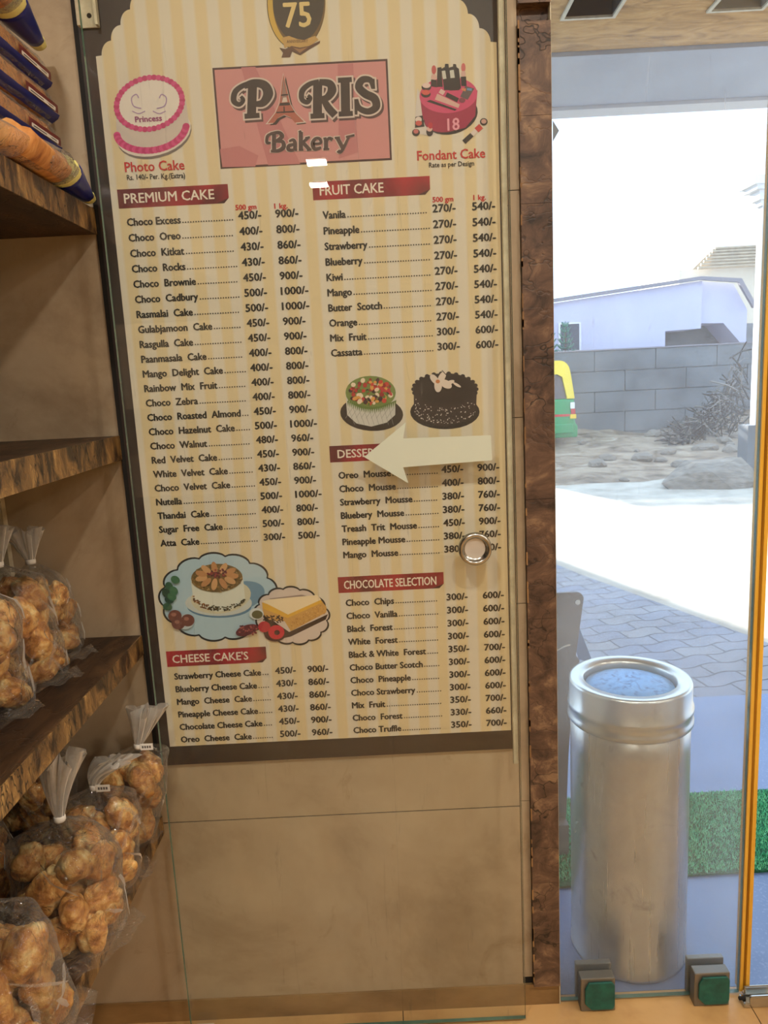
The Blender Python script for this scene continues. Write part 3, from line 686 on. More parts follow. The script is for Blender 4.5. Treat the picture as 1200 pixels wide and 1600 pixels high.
a.ell(*zc(688, 135), 3.4, 3, flat((196, 120, 70), .5)); a.stroke([zc(745, 105), zc(712, 70)], 1.2, K_, smooth=False); a.stroke([zc(770, 105), zc(805, 98)], 1, K_, smooth=False)
a.build('cake_picture', poster)

# cloud-shaped cheesecake pictures
zc = lambda u, v: (240+u*290/1200, 850+v*165/683)
def cloud(a, c, rx, ry, n, lob, m_, rot=0, grow=0.0):
    pts_ = []
    for i in range(n):
        a0, a1 = 2*math.pi*i/n, 2*math.pi*(i+1)/n
        A = Vector((math.cos(a0), math.sin(a0))); Bv = Vector((math.cos(a1), math.sin(a1)))
        for q_ in range(8):
            t = q_/8; p = A.lerp(Bv, t); p = p.normalized()*(1+lob*math.sin(math.pi*t)**.7); pts_.append((p.x*rx, p.y*ry))
    cs, sn_ = math.cos(R(rot)), math.sin(R(rot))
    a.poly([(c[0]+(x*cs-y*sn_)*(1+grow), c[1]+(x*sn_+y*cs)*(1+grow*rx/ry)) for x, y in pts_], m_)
a = Art(YS-.0003)
C1 = zc(425, 335); cloud(a, C1, 84, 62, 13, .085, flat((22, 20, 22), .5), grow=.034); cloud(a, C1, 84, 62, 13, .085, flat((176, 204, 220), .5))
a.ell(*zc(560, 330), 40, 22, flat((112, 150, 180), .5), rot=-14); a.ell(*zc(430, 400), 50, 17, flat((96, 132, 162), .5)); a.ell(*zc(425, 375), 52, 20, flat((200, 208, 206), .5)); a.ell(*zc(440, 335), 47, 26, flat((210, 206, 180), .5), rot=-8)
a.poly([zc(*p) for p in [(246, 220), (262, 350), (320, 410), (420, 432), (520, 410), (596, 350), (582, 200)]], flat((222, 226, 214), .5))
for i in range(110):
    t = rnd.uniform(-1, 1); a.ell(*zc(430+165*t, 345+80*math.sqrt(1-t*t)-rnd.random()*32), rnd.uniform(1, 2.2), rnd.uniform(.8, 1.6), flat(rnd.choice([(62, 66, 36), (86, 70, 34), (50, 46, 30)] if t > -.4 else [(150, 96, 44), (110, 70, 34)]), .5), n=6)
a.ell(*zc(415, 212), 40, 22, flat((120, 96, 50), .5), rot=-2)
for i in range(160):
    an, rr_ = rnd.uniform(0, 6.28), .55+.45*rnd.random(); a.ell(*zc(415+165*rr_*math.cos(an), 212+90*rr_*math.sin(an)), rnd.uniform(1, 2.6), rnd.uniform(.6, 1.2), flat(rnd.choice([(108, 88, 40), (150, 120, 64), (86, 66, 30), (176, 146, 92)]), .5), rot=rnd.uniform(0, 180), n=6)
for i in range(11):
    an = 2*math.pi*i/11; a.ell(*zc(415+102*math.cos(an), 198+54*math.sin(an)), 9.5, 4.6, flat((206, 160, 110) if i % 2 else (188, 136, 88), .5), rot=math.degrees(math.atan2(.7*math.sin(an), math.cos(an))), n=14)
for i in range(50):
    an, rr_ = rnd.uniform(0, 6.28), rnd.random(); a.ell(*zc(415+62*rr_*math.cos(an), 180+32*rr_*math.sin(an)), 2, 1.6, flat(rnd.choice([(110, 26, 40), (150, 50, 50), (84, 16, 32)]), .5), n=7)
for (u, v) in [(150, 222), (110, 265), (140, 292), (90, 305), (112, 350), (100, 395), (128, 330)]: a.ell(*zc(u, v), 7.5, 6, flat(rnd.choice([(44, 92, 66), (58, 112, 78), (30, 66, 50)]), .5), rot=rnd.uniform(0, 90), n=12)
a.ell(*zc(215, 490), 13, 12, flat((190, 204, 212), .5))
for (u, v) in [(148, 455), (230, 482), (170, 502)]: a.ell(*zc(u, v), 10.5, 9.5, flat((112, 62, 52), .5)); a.ell(*zc(u-8, v-10), 4, 3, flat((160, 108, 92), .5), n=10)
a.ell(*zc(672, 440), 11, 9, flat((214, 220, 220), .5)); a.ell(*zc(676, 445), 8.5, 6.5, flat((96, 92, 50), .5)); a.ell(*zc(610, 545), 18, 8, flat((96, 20, 36), .5), rot=-18)
for i in range(40): a.ell(*zc(610+rnd.uniform(-62, 62), 545+rnd.uniform(-30, 30)), 1.6, 1.4, flat(rnd.choice([(140, 44, 52), (80, 14, 30), (170, 86, 80)]), .5), n=6)
a.build('cake_picture', poster)
a = Art(YS-.0013)
C2 = zc(898, 455); cloud(a, C2, 53, 40, 13, .085, flat((22, 20, 22), .5), rot=8, grow=.05); cloud(a, C2, 53, 40, 13, .085, flat((212, 198, 190), .5), rot=8)
a.poly([zc(*p) for p in [(750, 345), (960, 320), (1000, 330), (760, 352)]], flat((150, 132, 126), .5))
a.poly([zc(*p) for p in [(705, 440), (720, 480), (880, 560), (1130, 445), (1115, 480), (890, 590), (840, 600), (750, 560)]], flat((44, 24, 22), .5))
a.poly([zc(*p) for p in [(705, 370), (712, 445), (760, 490), (850, 490), (890, 555), (1118, 435), (1120, 400), (1085, 355), (880, 440)]], flat((206, 158, 84), .5))
a.poly([zc(*p) for p in [(705, 368), (712, 410), (870, 470), (1088, 372), (1084, 350), (880, 430)]], flat((226, 176, 62), .5))
a.poly([zc(*p) for p in [(705, 362), (760, 350), (1060, 322), (1086, 352), (872, 448)]], flat((240, 222, 186), .5))
for i in range(60): a.ell(*zc(rnd.uniform(715, 840), rnd.uniform(455, 500)), 1.4, 1.2, flat((52, 28, 24), .5), n=6)
for i in range(80): u = rnd.uniform(895, 1110); a.ell(*zc(u, 540-(u-895)*.47-rnd.uniform(0, 70)), 1, .8, flat(rnd.choice([(180, 130, 66), (222, 178, 106)]), .5), n=5)
a.ell(*zc(790, 570), 17, 12, flat((50, 12, 16), .5)); a.ell(*zc(720, 525), 9.5, 8.5, flat((186, 28, 52), .5)); a.ell(*zc(798, 560), 12.5, 11, flat((206, 36, 58), .5)); a.ell(*zc(802, 562), 4.4, 4, flat((60, 14, 20), .5))
a.build('cake_picture', poster)

# ------------------------------------------------------------------ sliding glass door parked in front of the poster
def pane(name, x0, x1, y0, y1, z0, z1, face, parent, edge_only=None):
    mb = MB().mat(face)
    mb.add([(x0, y0, z0), (x1, y0, z0), (x1, y0, z1), (x0, y0, z1)], [(0, 1, 2, 3)]).add([(x0, y1, z0), (x1, y1, z0), (x1, y1, z1), (x0, y1, z1)], [(3, 2, 1, 0)])
    mb.mat(M['glass_edge'])
    for (a_, b_) in (((x0, z0), (x1, z0)), ((x1, z0), (x1, z1)), ((x1, z1), (x0, z1)), ((x0, z1), (x0, z0))):
        mb.add([(a_[0], y0, a_[1]), (b_[0], y0, b_[1]), (b_[0], y1, b_[1]), (a_[0], y1, a_[1])], [(3, 2, 1, 0)])
    return build(name, mb, None, parent)
GY = 1.421
door = thing('sliding_glass_door', (-.115, GY, .008), 'frameless clear glass sliding door parked in front of the cake poster', 'glass door')
pane('glass_sheet', -.484, .2475, GY, GY+.009, .008, 2.34, M['glass'], door)
mb = MB().mat(M['white_paint']).box(.2345, .2440, GY+.0095, GY+.0215, .604, 2.33); e_ = build('edge_profile', mb, None, door, bevel=.002)
c_ = on_plane(742, 857, GY)
pl = build('finger_pull', MB().lathe([(.0165, -.002), (.0225, -.0035), (.0245, -.0095), (.0275, -.011), (.0315, -.009), (.0325, -.0005)], (c_.x, GY, c_.z), 48, 'y', True), M['steel'], door, smooth=True)
build('dish', MB().lathe([(0, -.0025), (.012, -.0023), (.0225, -.003)], (c_.x, GY, c_.z), 48, 'y', True), M['steel_rough'], pl, smooth=True)
ar = [(569, 714), (634, 660), (630, 685), (767, 680), (769, 719), (630, 730), (638, 755)]
P_ = [on_plane(px, py, GY) for px, py in ar]
build('arrow_sticker', MB().prism([(p.x, p.z) for p in P_], 'y', GY-.0012, GY-.0002), M['sticker'], door)
gd = build('floor_guide', MB().mat(M['steel_rough']).box(-.470, -.432, GY-.012, GY-.0005, .0, .034).mat(M['teal']).box(-.466, -.436, GY-.016, GY-.012, .004, .030), None, door)
# white channel bracket at the top of the wall
t = thing('channel_bracket', (-.480, 1.455, 2.03), 'white painted metal channel bracket with a screw hole above the bread shelf', 'bracket')
mb = MB().mat(M['white_paint']).box(-.497, -.464, 1.4575, 1.4605, 2.031, 2.32).box(-.4985, -.4935, 1.446, 1.4575, 2.031, 2.32).box(-.4675, -.4625, 1.446, 1.4575, 2.031, 2.32)
mb.mat(M['hole']).lathe([(.0042, -.0006), (.0042, 0)], (-.4795, 1.4575, 2.050), 16, 'y'); build('channel', mb, None, t)
build('wall_pad', MB().box(-.4965, -.4645, 1.4606, W, 2.04, 2.30), M['grout'], t)

# ------------------------------------------------------------------ fixed pane beside the doorway, its trim and clamps
part = thing('glass_partition', (.535, 1.47, 0), 'dusty fixed glass pane with amber edge trim between jamb and doorway', 'glass pane')
pane('glass_sheet', .3335, .733, 1.466, 1.476, .006, 2.358, M['dirty_glass'], part)
mb = MB().mat(M['gold_trim']).box(.7335, .7400, 1.462, 1.486, .012, 2.358).box(.7450, .7530, 1.459, 1.484, .012, 2.358).mat(M['gold_dark']).box(.7395, .7455, 1.466, 1.486, .012, 2.358)
build('edge_trim', mb, None, part)
for x0, x1 in ((.373, .4485), (.6225, .700)):
    cl = build('clamp', MB().mat(M['clamp_steel']).box(x0, x1, 1.440, 1.4655, .0, .082).box(x0-.002, x1+.002, 1.4765, 1.490, .0, .088).box(x0+.002, x1-.002, 1.466, 1.476, .0, .0055), None, part, bevel=.002)
    build('pad', MB().prism([(x0+.008, .022), (x0+.022, .007), (x1-.006, .007), (x1-.002, .018), (x1-.002, .066), (x1-.008, .075), (x0+.016, .075), (x0+.008, .058)], 'y', 1.4345, 1.4398), M['teal'], cl, bevel=.002)
build('corner_sticker', MB().prism([(.3345, 1.842), (.346, 1.824), (.3345, 1.806)], 'y', 1.4645, 1.4655), flat((120, 132, 146), .5), part)
t = thing('floor_stop', (.765, 1.44, 0), 'small steel U-shaped door guide on the floor under the amber trim', 'door guide')
build('base_plate', MB().box(.728, .80, 1.428, 1.456, .0003, .012), M['steel'], t, bevel=.003)
build('guide_arm', MB().mat(M['steel']).box(.738, .80, 1.422, 1.430, .0125, .034).box(.738, .80, 1.450, 1.457, .0125, .034), None, t, bevel=.003)
build('screw', MB().tube([(.722, 1.442, .014), (.736, 1.442, .014)], .004, 10), M['hole'], t)

# ------------------------------------------------------------------ shelves
def shelf(z0, z1, label):
    mb = MB().mat(M['shelf_top']).box(-1.25, -.514, -.6, W-.001, z0+.001, z1-.0005).mat(M['shelf_edge']).box(-.5135, -.511, -.6, W-.001, z0, z1)
    return tag(build('wall_shelf', mb, None, None, origin=(-.88, .43, z0)), label, 'shelf', 'bark laminate shelves on the left')
shelf(1.686, 1.731, 'top bark-patterned shelf carrying the stack of bread packets')
shelf(1.267, 1.314, 'empty bark-patterned shelf, second from the top')
shelf(.868, .908, 'third bark-patterned shelf with a few bags of puffs against the wall')
shelf(.463, .502, 'lowest bark-patterned shelf crowded with tied bags of puffs')
tag(build('shelf_upright', MB().box(-.86, -.752, 1.452, W-.001, 0.9085, 1.2665), M['white_paint'], None, origin=(-.76, 1.46, .9085)), 'narrow white upright strip against the wall under the empty shelf', 'upright')

# ------------------------------------------------------------------ bags of puffs
def puff_mesh(seed):
    rn = random.Random(seed); bm = bmesh.new(); bmesh.ops.create_icosphere(bm, subdivisions=4, radius=1)
    off = Vector((seed*7.3, seed*3.1, 0)); el = rn.uniform(1.1, 1.6); fl = rn.uniform(.72, .9)
    fold_or_glint = rn.uniform(.25, .5)
    for v in bm.verts:
        p = v.co.copy()
        d = 1.02+.28*noise.noise(p*1.2+off)+.09*noise.noise(p*2.8+off)+.02*noise.noise(p*7+off)
        crease = abs(p.y+.35*math.sin(p.x*2.2)+.25*p.z)
        if crease < .2: d -= fold_or_glint*(.2-crease)*1.9
        v.co = Vector((p.x*el, p.y, p.z*fl))*d
    me = bpy.data.meshes.new('puff_pastry'); bm.to_mesh(me); bm.free(); me.materials.append(M['crust'])
    me.polygons.foreach_set('use_smooth', [True]*len(me.polygons)); return me
PUFFS = [puff_mesh(i+1) for i in range(7)]

def pack(rn, n, Rx, Ry, H, r):
    P = [Vector((rn.uniform(-1, 1)*Rx*.6, rn.uniform(-1, 1)*Ry*.6, rn.uniform(r, H))) for _ in range(n)]
    rad = [r*rn.uniform(.85, 1.15) for _ in range(n)]
    for it in range(240):
        for i in range(n):
            P[i].z -= .0012*(1-it/240)
            for j in range(i):
                d = P[i]-P[j]; l = d.length or 1e-4; mn = (rad[i]+rad[j])*.90
                if l < mn: s_ = d/l*(mn-l)*.5; P[i] += s_; P[j] -= s_
        for i in range(n):
            p = P[i]; q_ = math.hypot(p.x/max(Rx-rad[i]*.85, 1e-3), p.y/max(Ry-rad[i]*.85, 1e-3))
            if q_ > 1: p.x /= q_; p.y /= q_
            p.z = max(p.z, rad[i]*.82+.003)
    return P, rad

def bag(seed, base, n, Rx, Ry, H, lean, plume, label, plabel, clip=True, r=.026, neck=.03, plume_dir=(0, 0), flap=1, flap_ang=-40):
    rn = random.Random(seed); base = Vector(base)
    P, rad = pack(rn, n, Rx, Ry, H, r)
    top = max(p.z+q_ for p, q_ in zip(P, rad))
    def sh(p): return Vector((p[0]+lean[0]*p[2], p[1]+lean[1]*p[2], p[2]))
    grp = 'puffs in the '+label
    for i in range(n):
        o = bpy.data.objects.new('puff_pastry', rn.choice(PUFFS)); col.objects.link(o)
        o.location = base+sh(P[i]); s_ = rad[i]*.93; o.scale = (s_, s_, s_); o.rotation_euler = (rn.uniform(0, 6.3), rn.uniform(0, 6.3), rn.uniform(0, 6.3))
        tag(o, plabel, 'pastry', grp)
    t = thing('pastry_bag', base, label, 'bag', 'clear bags of puffs')
    nT = 56; rings = []
    cen = Vector((sum(p.x for p in P)/n, sum(p.y for p in P)/n))
    hs = [.0, .004, .014]+[.014+(top-.014)*q_/11 for q_ in range(1, 12)]
    for z in hs:
        ring = []
        for j in range(nT):
            an = 2*math.pi*j/nT; d = Vector((math.cos(an), math.sin(an))); best = .012
            for p, q_ in zip(P, rad):
                dz = (z-p.z)*.72
                if abs(dz) < q_*1.15: best = max(best, (Vector((p.x, p.y))-cen).dot(d)+math.sqrt(max((q_*1.15)**2-dz*dz, 0))+.002)
            ring.append(best)
        rings.append(ring)
    # smooth the outline a little so the film spans between puffs
    for _ in range(2):
        rings = [[max(rings[i][j], .25*(rings[i][j-1]+rings[i][(j+1) % nT])+.5*rings[i][j]) for j in range(nT)] for i in range(len(rings))]
        rings = [[(max(rings[i][j], (rings[i-1][j]+rings[min(i+1, len(rings)-1)][j])/2) if i else rings[i][j]) for j in range(nT)] for i in range(len(rings))]
    vs_ = []; nz = Vector((seed*1.7, 0, 0))
    for z, ring in zip(hs, rings):
        for j in range(nT):
            an = 2*math.pi*j/nT; rr_ = ring[j]*(1+.035*noise.noise(Vector((math.cos(an)*3, math.sin(an)*3, z*40))+nz)); zz_ = max(z+.006*noise.noise(Vector((math.cos(an)*2, math.sin(an)*2, z*30))+nz*2), .0012) if z > .002 else .0012
            vs_.append(sh((cen.x+rr_*math.cos(an), cen.y+rr_*math.sin(an), zz_)))
    # shoulders gathering into the neck
    last = rings[-1]; ph = rn.uniform(0, 6)
    for q_ in range(1, 7):
        u = q_/6; z = top+neck*u
        for j in range(nT):
            an = 2*math.pi*j/nT; f_ = (1-u)**1.15; rr_ = last[j]*f_+.007*(1-f_); rr_ *= 1+.22*math.sin(11*an+ph+2*u)*math.sin(math.pi*min(u*1.1, 1))*.8
            vs_.append(sh((cen.x*f_+rr_*math.cos(an), cen.y*f_+rr_*math.sin(an), z)))
    nr = len(hs)+6
    fs = [(i*nT+j, i*nT+(j+1) % nT, (i+1)*nT+(j+1) % nT, (i+1)*nT+j) for i in range(nr-1) for j in range(nT)]
    fs.append(tuple(range(nT-1, -1, -1)))
    mb = MB().mat(M['film']).add([base+v for v in vs_], fs)
    if flap:      # flat heat-sealed hem standing out at the bottom front
        an = R(flap_ang); d = Vector((math.cos(an), math.sin(an), 0)); s_ = Vector((-d.y, d.x, 0)); wv = []
        for q_ in range(13):
            u = q_/12*2-1; edge = base+Vector((cen.x, cen.y, 0))+s_*(Rx*1.0*u)+d*(Ry*(1.0-.25*u*u))
            wv += [edge+Vector((0, 0, .012)), edge+d*(.012*flap)+Vector((0, 0, .0045+.003*math.sin(u*7+ph))), edge+d*(.022*flap)+Vector((0, 0, .004+.004*math.sin(u*9+ph)))]
        mb.mat(M['film']).add(wv, [(q_*3+k_, q_*3+3+k_, q_*3+4+k_, q_*3+1+k_) for q_ in range(12) for k_ in (0, 1)])
    # whitish ribbons along creases, painting highlights onto the film
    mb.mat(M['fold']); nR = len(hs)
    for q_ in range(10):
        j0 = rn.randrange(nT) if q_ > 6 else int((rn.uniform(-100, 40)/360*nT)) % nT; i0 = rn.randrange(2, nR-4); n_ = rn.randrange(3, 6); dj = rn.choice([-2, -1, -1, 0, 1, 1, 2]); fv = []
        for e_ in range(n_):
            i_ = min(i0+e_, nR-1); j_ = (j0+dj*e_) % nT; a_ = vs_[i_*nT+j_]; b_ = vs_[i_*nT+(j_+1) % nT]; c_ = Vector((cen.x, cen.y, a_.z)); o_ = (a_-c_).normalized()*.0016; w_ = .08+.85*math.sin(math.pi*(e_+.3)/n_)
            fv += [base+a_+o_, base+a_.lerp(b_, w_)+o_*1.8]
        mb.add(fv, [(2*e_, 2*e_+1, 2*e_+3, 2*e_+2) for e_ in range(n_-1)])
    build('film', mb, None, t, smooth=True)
    # plume above the tie
    zt = top+neck; pv = []; rows_ = 7; dirv = Vector((plume_dir[0], plume_dir[1], 0))
    for q_ in range(rows_):
        u = q_/(rows_-1)
        for j in range(nT):
            an = 2*math.pi*j/nT; w_ = .007+.020*u**.8; w2 = .007+.012*u
            pl_ = 1+.5*u*math.sin(7*an+ph)+.25*u*math.sin(13*an+ph*2)
            loc = Vector((w_*math.cos(an)*pl_, w2*math.sin(an)*pl_, zt+plume*u*(1+.12*math.sin(5*an+ph)*u)))
            pv.append(base+sh(loc)+dirv*plume*u*u)
    mb = MB().add(pv, [(i*nT+j, i*nT+(j+1) % nT, (i+1)*nT+(j+1) % nT, (i+1)*nT+j) for i in range(rows_-1) for j in range(nT)])
    build('gathered_top', mb, M['plume'], t, smooth=True)
    c0 = base+sh((0, 0, zt))
    build('tie', MB().lathe([(.0085, -.005), (.0095, -.003), (.0095, .003), (.0085, .005)], c0, 20), M['label_white'], t, smooth=True)
    if clip:
        mb = MB().mat(M['label_white']).box(c0.x+.006, c0.x+.031, c0.y-.0095, c0.y-.008, c0.z-.006, c0.z+.007).mat(M['print_grey'])
        for q_ in range(4): mb.box(c0.x+.0095+q_*.0048, c0.x+.0128+q_*.0048, c0.y-.0098, c0.y-.0095, c0.z-.002, c0.z+.003)
        build('tag', mb, None, t)
    return t
S4, S3 = .5022, .9082
bag(11, (-.578, 1.398, S4), 15, .064, .060, .15, (.30, .0), .075, 'tied clear bag of puffs at the back end of the lowest shelf beside the poster', 'baked puff in the back bag of the lowest shelf beside the poster frame', r=.027)
bag(12, (-.722, 1.37, S4), 15, .062, .062, .16, (.05, .02), .07, 'half hidden tied bag of puffs against the wall on the lowest shelf', 'baked puff in the half hidden bag by the wall on the lowest shelf', r=.027)
bag(13, (-.572, 1.272, S4), 13, .070, .062, .10, (.05, .03), .05, 'clear bag of puffs in the middle of the lowest shelf, hem over its edge', 'baked puff in the middle bag along the edge of the lowest shelf', plume_dir=(.9, 0), r=.028, flap=1.3, flap_ang=-25)
bag(14, (-.560, 1.125, S4), 20, .078, .072, .155, (-.02, .05), .105, 'large bag of puffs with a tall white gathered top on the lowest shelf', 'baked puff in the large bag with the tall gathered top on the lowest shelf', clip=False, r=.029, plume_dir=(.15, 0), flap=1.3, flap_ang=-25)
bag(15, (-.770, 1.20, S4), 16, .070, .068, .16, (.0, .02), .07, 'clear bag of puffs behind and left of the large tall-topped bag', 'baked puff in the bag behind the large one on the lowest shelf', clip=False, r=.028)
bag(16, (-.572, .925, S4), 20, .084, .078, .125, (-.12, .0), .06, 'clear bag of puffs at the bottom left of the picture nearest the viewer', 'baked puff in the nearest bag at the bottom left of the picture', clip=False, r=.030, flap=1.5, flap_ang=-5)
bag(17, (-.755, 1.03, S4), 15, .066, .062, .13, (-.05, .0), .06, 'clear bag of puffs at the left picture edge behind the nearest bag', 'baked puff in the bag at the left edge behind the nearest bag', clip=False, r=.028)
bag(21, (-.655, 1.385, S3), 11, .050, .056, .15, (-.12, .0), .06, 'slim clear bag of puffs nearest the wall on the third shelf', 'baked puff in the slim bag by the wall on the third shelf', clip=False, r=.026, flap=1.2, flap_ang=-40)
bag(22, (-.640, 1.262, S3), 14, .058, .056, .165, (-.16, .0), .06, 'clear bag of puffs in the middle of the three on the third shelf', 'baked puff in the middle bag on the third shelf', clip=False, r=.027, flap=1.2, flap_ang=-40)
bag(23, (-.648, 1.125, S3), 15, .064, .060, .165, (-.03, .0), .08, 'clear bag of puffs with a tall plume at the left of the third shelf', 'baked puff in the front bag on the third shelf', r=.028, flap=1.2, flap_ang=-40)

# ------------------------------------------------------------------ bread packets
def packet(loc, label):
    L, D, H = .255, .105, .054
    x0 = Vector(loc)
    t = thing('bread_packet', x0, label, 'bread', 'stacked bread packets')
    # sliced loaf: rounded section, ridged along its length
    vs_ = []; n = 20; m_ = 33
    for i in range(m_):
        y = -L/2*.86+L*.86*i/(m_-1); e = .965+.035*math.cos(i*math.pi)
        if i in (0, m_-1): e *= .93
        for j in range(n):
            an = 2*math.pi*j/n; c, s_ = math.cos(an), math.sin(an)
            px = math.copysign(abs(c)**.5, c)*D*.46*e; pz = math.copysign(abs(s_)**.5, s_)*H*.44*e
            vs_.append(x0+Vector((px, y, pz+H*.5+.002*noise.noise(Vector((px*30, y*30, pz*30))))))
    fs = [(i*n+j, i*n+(j+1) % n, (i+1)*n+(j+1) % n, (i+1)*n+j) for i in range(m_-1) for j in range(n)]+[tuple(range(n-1, -1, -1)), tuple(range((m_-1)*n, m_*n))]
    build('loaf', MB().add(vs_, [f[::-1] for f in fs]), M['bread'], t, smooth=True)
    def sec(y, grow=1.0, amp=.0015):
        out = []
        for j in range(28):
            an = 2*math.pi*j/28; c, s_ = math.cos(an), math.sin(an)
            px = math.copysign(abs(c)**.55, c)*D*.49*grow; pz = math.copysign(abs(s_)**.55, s_)*H*.475*grow
            k_ = amp*noise.noise(Vector((px*60, y*50, pz*60))); out.append(x0+Vector((px+k_, y, pz+H*.5+k_)))
        return out
    ys = [-L/2-.035, -L/2-.018, -L/2, -L/2*.9]+[-L/2*.9+L*.9*q_/10 for q_ in range(1, 11)]+[L/2, L/2+.01, L/2+.022]
    gr = [.55, .30, .75, .97]+[1.0]*10+[.8, .5, .55]
    vv = []; ff = []
    for y, g in zip(ys, gr): vv += sec(y, g)
    for i in range(len(ys)-1):
        for j in range(28): ff.append((i*28+j, i*28+(j+1) % 28, (i+1)*28+(j+1) % 28, (i+1)*28+j))
    build('wrapper', MB().add(vv, ff), M['film_wrap'], t, smooth=True)
    def strip(name, za, zb, ya, yb, m_, out=.0022, parent=t, taper=0):
        mbs = MB(); N = 14; v_ = []
        for q_ in range(N+1):
            y = ya+(yb-ya)*q_/N; tz = taper*(q_/N)
            for zf in (za+tz, (za+zb)/2+tz*.5, zb):
                sN = (zf-.5)/.475; c = max(1-abs(sN)**(2/.55), .02)**.275
                px = c*D*.49+out+.0012*noise.noise(Vector((y*40, zf*9, out*900))); v_.append(x0+Vector((px, y, zf*H)))
        mbs.add(v_, [(q_*3+k_, q_*3+3+k_, q_*3+4+k_, q_*3+1+k_) for q_ in range(N) for k_ in (0, 1)])
        return build(name, mbs, m_, parent, smooth=True)
    strip('blue_band', .06, .30, -.13, .135, M['wrap_blue'], .0016, t)
    rbn = strip('red_band', .31, .56, .01, .128, M['wrap_red'], .0020)
    lb = strip('label', .315, .43, .018, .115, M['label_white'], .0027, rbn)
    strip('label_print', .35, .385, .024, .070, M['print_grey'], .0031, rbn); strip('label_print', .36, .385, .078, .106, M['print_grey'], .0031, rbn)
    return t
bc = ['lowest', 'second', 'third', 'fourth', 'fifth']
rn = random.Random(4)
proto = packet((-.602, 1.315, 1.7625), 'lowest full bread packet in the stack touching the back wall')
flatp = dup(proto, (-.610, 1.31, 1.7335), (0, 0, .02), 'squashed bread packet under the stack touching the back wall'); flatp.scale = (1, 1, .52)
for k_ in range(1, 4): dup(proto, (-.602+rn.uniform(-.006, .006), 1.315, 1.7625+k_*.0545), (0, 0, rn.uniform(-.03, .03)), '%s bread packet from the bottom in the stack touching the back wall' % bc[k_])
for k_ in range(5): dup(proto, (-.588+rn.uniform(-.006, .006), 1.010, 1.7335+k_*.0545), (0, 0, rn.uniform(-.04, .04)), '%s bread packet from the bottom in the stack at the left picture edge' % bc[k_])
# loose packet with a blue end lying on the edge of the shelf
def tail_packet(x, dy, z, label):
    t = thing('bread_packet', (x, 1.36+dy, z), label, 'bread')
    def cone(y0, y1, r0, r1, m_, name):
        vs_ = []
        for q_ in range(9):
            u = q_/8; y = y0+(y1-y0)*u+dy; r_ = r0+(r1-r0)*u
            for j_ in range(28):
                an = 2*math.pi*j_/28; w_ = 1+.07*math.sin(5*an+u*3); vs_.append(Vector((x+r_*math.cos(an)*w_, y, z+.0015+r_*.72*w_*(1.08+math.sin(an)))))
        return build(name, MB().add(vs_, [(i*28+j_, i*28+(j_+1) % 28, (i+1)*28+(j_+1) % 28, (i+1)*28+j_) for i in range(8) for j_ in range(28)]+[tuple(range(27, -1, -1)), tuple(range(224, 252))]), m_, t, smooth=True)
    cone(1.14, 1.285, .034, .030, M['bread'], 'loaf'); cone(1.08, 1.302, .026, .0355, M['film_wrap'], 'wrapper')
    cone(1.303, 1.318, .0335, .0325, M['wrap_cream'], 'cream_band'); cone(1.3185, 1.418, .0325, .0150, M['wrap_blue'], 'blue_end'); cone(1.4185, 1.434, .0150, .0125, M['wrap_cream'], 'end_band')
    return t
tail_packet(-.512, .012, 1.733, 'blue-ended bread packet lying on the shelf edge at the bottom of the bread stack')
tail_packet(-.560, -.01, 1.9815, 'blue-ended bread packet lying on top of the bread stack by the bracket')

# ------------------------------------------------------------------ steel dustbin
bx, by, br_ = .540, 1.640, .134
t = thing('dustbin', (bx, by, 0), 'tall cylindrical stainless steel dustbin standing outside behind the glass pane', 'dustbin')
prof = [(.130, .001), (.1355, .003), (.1355, .010), (br_, .014)]+[(br_, .014+.59*i/8) for i in range(1, 9)]+[(.1290, .606), (.1290, .612)]
build('body', MB().lathe([(r_, h) for r_, h in prof], (bx, by, 0), 72), M['bin_steel'], t, smooth=True)
o = build('lid_ring', MB().lathe([(.1365, .594), (.1400, .598), (.1400, .606), (.1368, .610), (.1368, .624), (.1402, .628), (.1402, .636), (.1366, .640), (.1366, .686), (.1345, .6915), (.130, .6925), (.105, .6905), (.102, .684), (.102, .660)], (bx, by, 0), 72, closed=True), M['rim'], t, smooth=True)
a_ = R(4); mb = MB().lathe([(.1005, .664), (.0985, .673), (.08, .680), (.045, .685), (0, .6865)], (bx, by, 0), 64)
build('swing_flap', mb, M['bin_lid'], t, smooth=True)
# grey sheet panel behind the bin
t = thing('metal_panel_stand', (.45, 2.0, 0), 'grey sheet metal panel with a rounded corner standing behind the left of the dustbin', 'panel')
out = [(.30, .10), (.30, .785)]+[(.30+.215+.02*math.sin(R(q_*15)), .765+.02*math.cos(R(q_*15))) for q_ in range(7)]+[(.513, .60), (.523, .585), (.505, .50), (.49, .30), (.482, .10)]
build('panel', MB().prism(out, 'y', 2.02, 2.028), M['grey_sheet'], t)
build('side_brace', MB().prism([(.518, .70), (.563, .575), (.55, .575), (.524, .582), (.5145, .62)], 'y', 2.034, 2.040), flat((110, 140, 190), .4), t)
build('bolt', MB().lathe([(.0075, -.004), (.0075, 0)], (.518, 2.02, .757), 16, 'y'), M['rim'], t)
build('cable', MB().tube([(.40, 1.990, .585), (.44, 1.985, .625), (.47, 1.988, .640), (.49, 1.995, .642)], .0028, 8), M['rim'], t)
build('foot', MB().box(.33, .48, 1.98, 2.075, 0, .10), M['grey_sheet'], t)

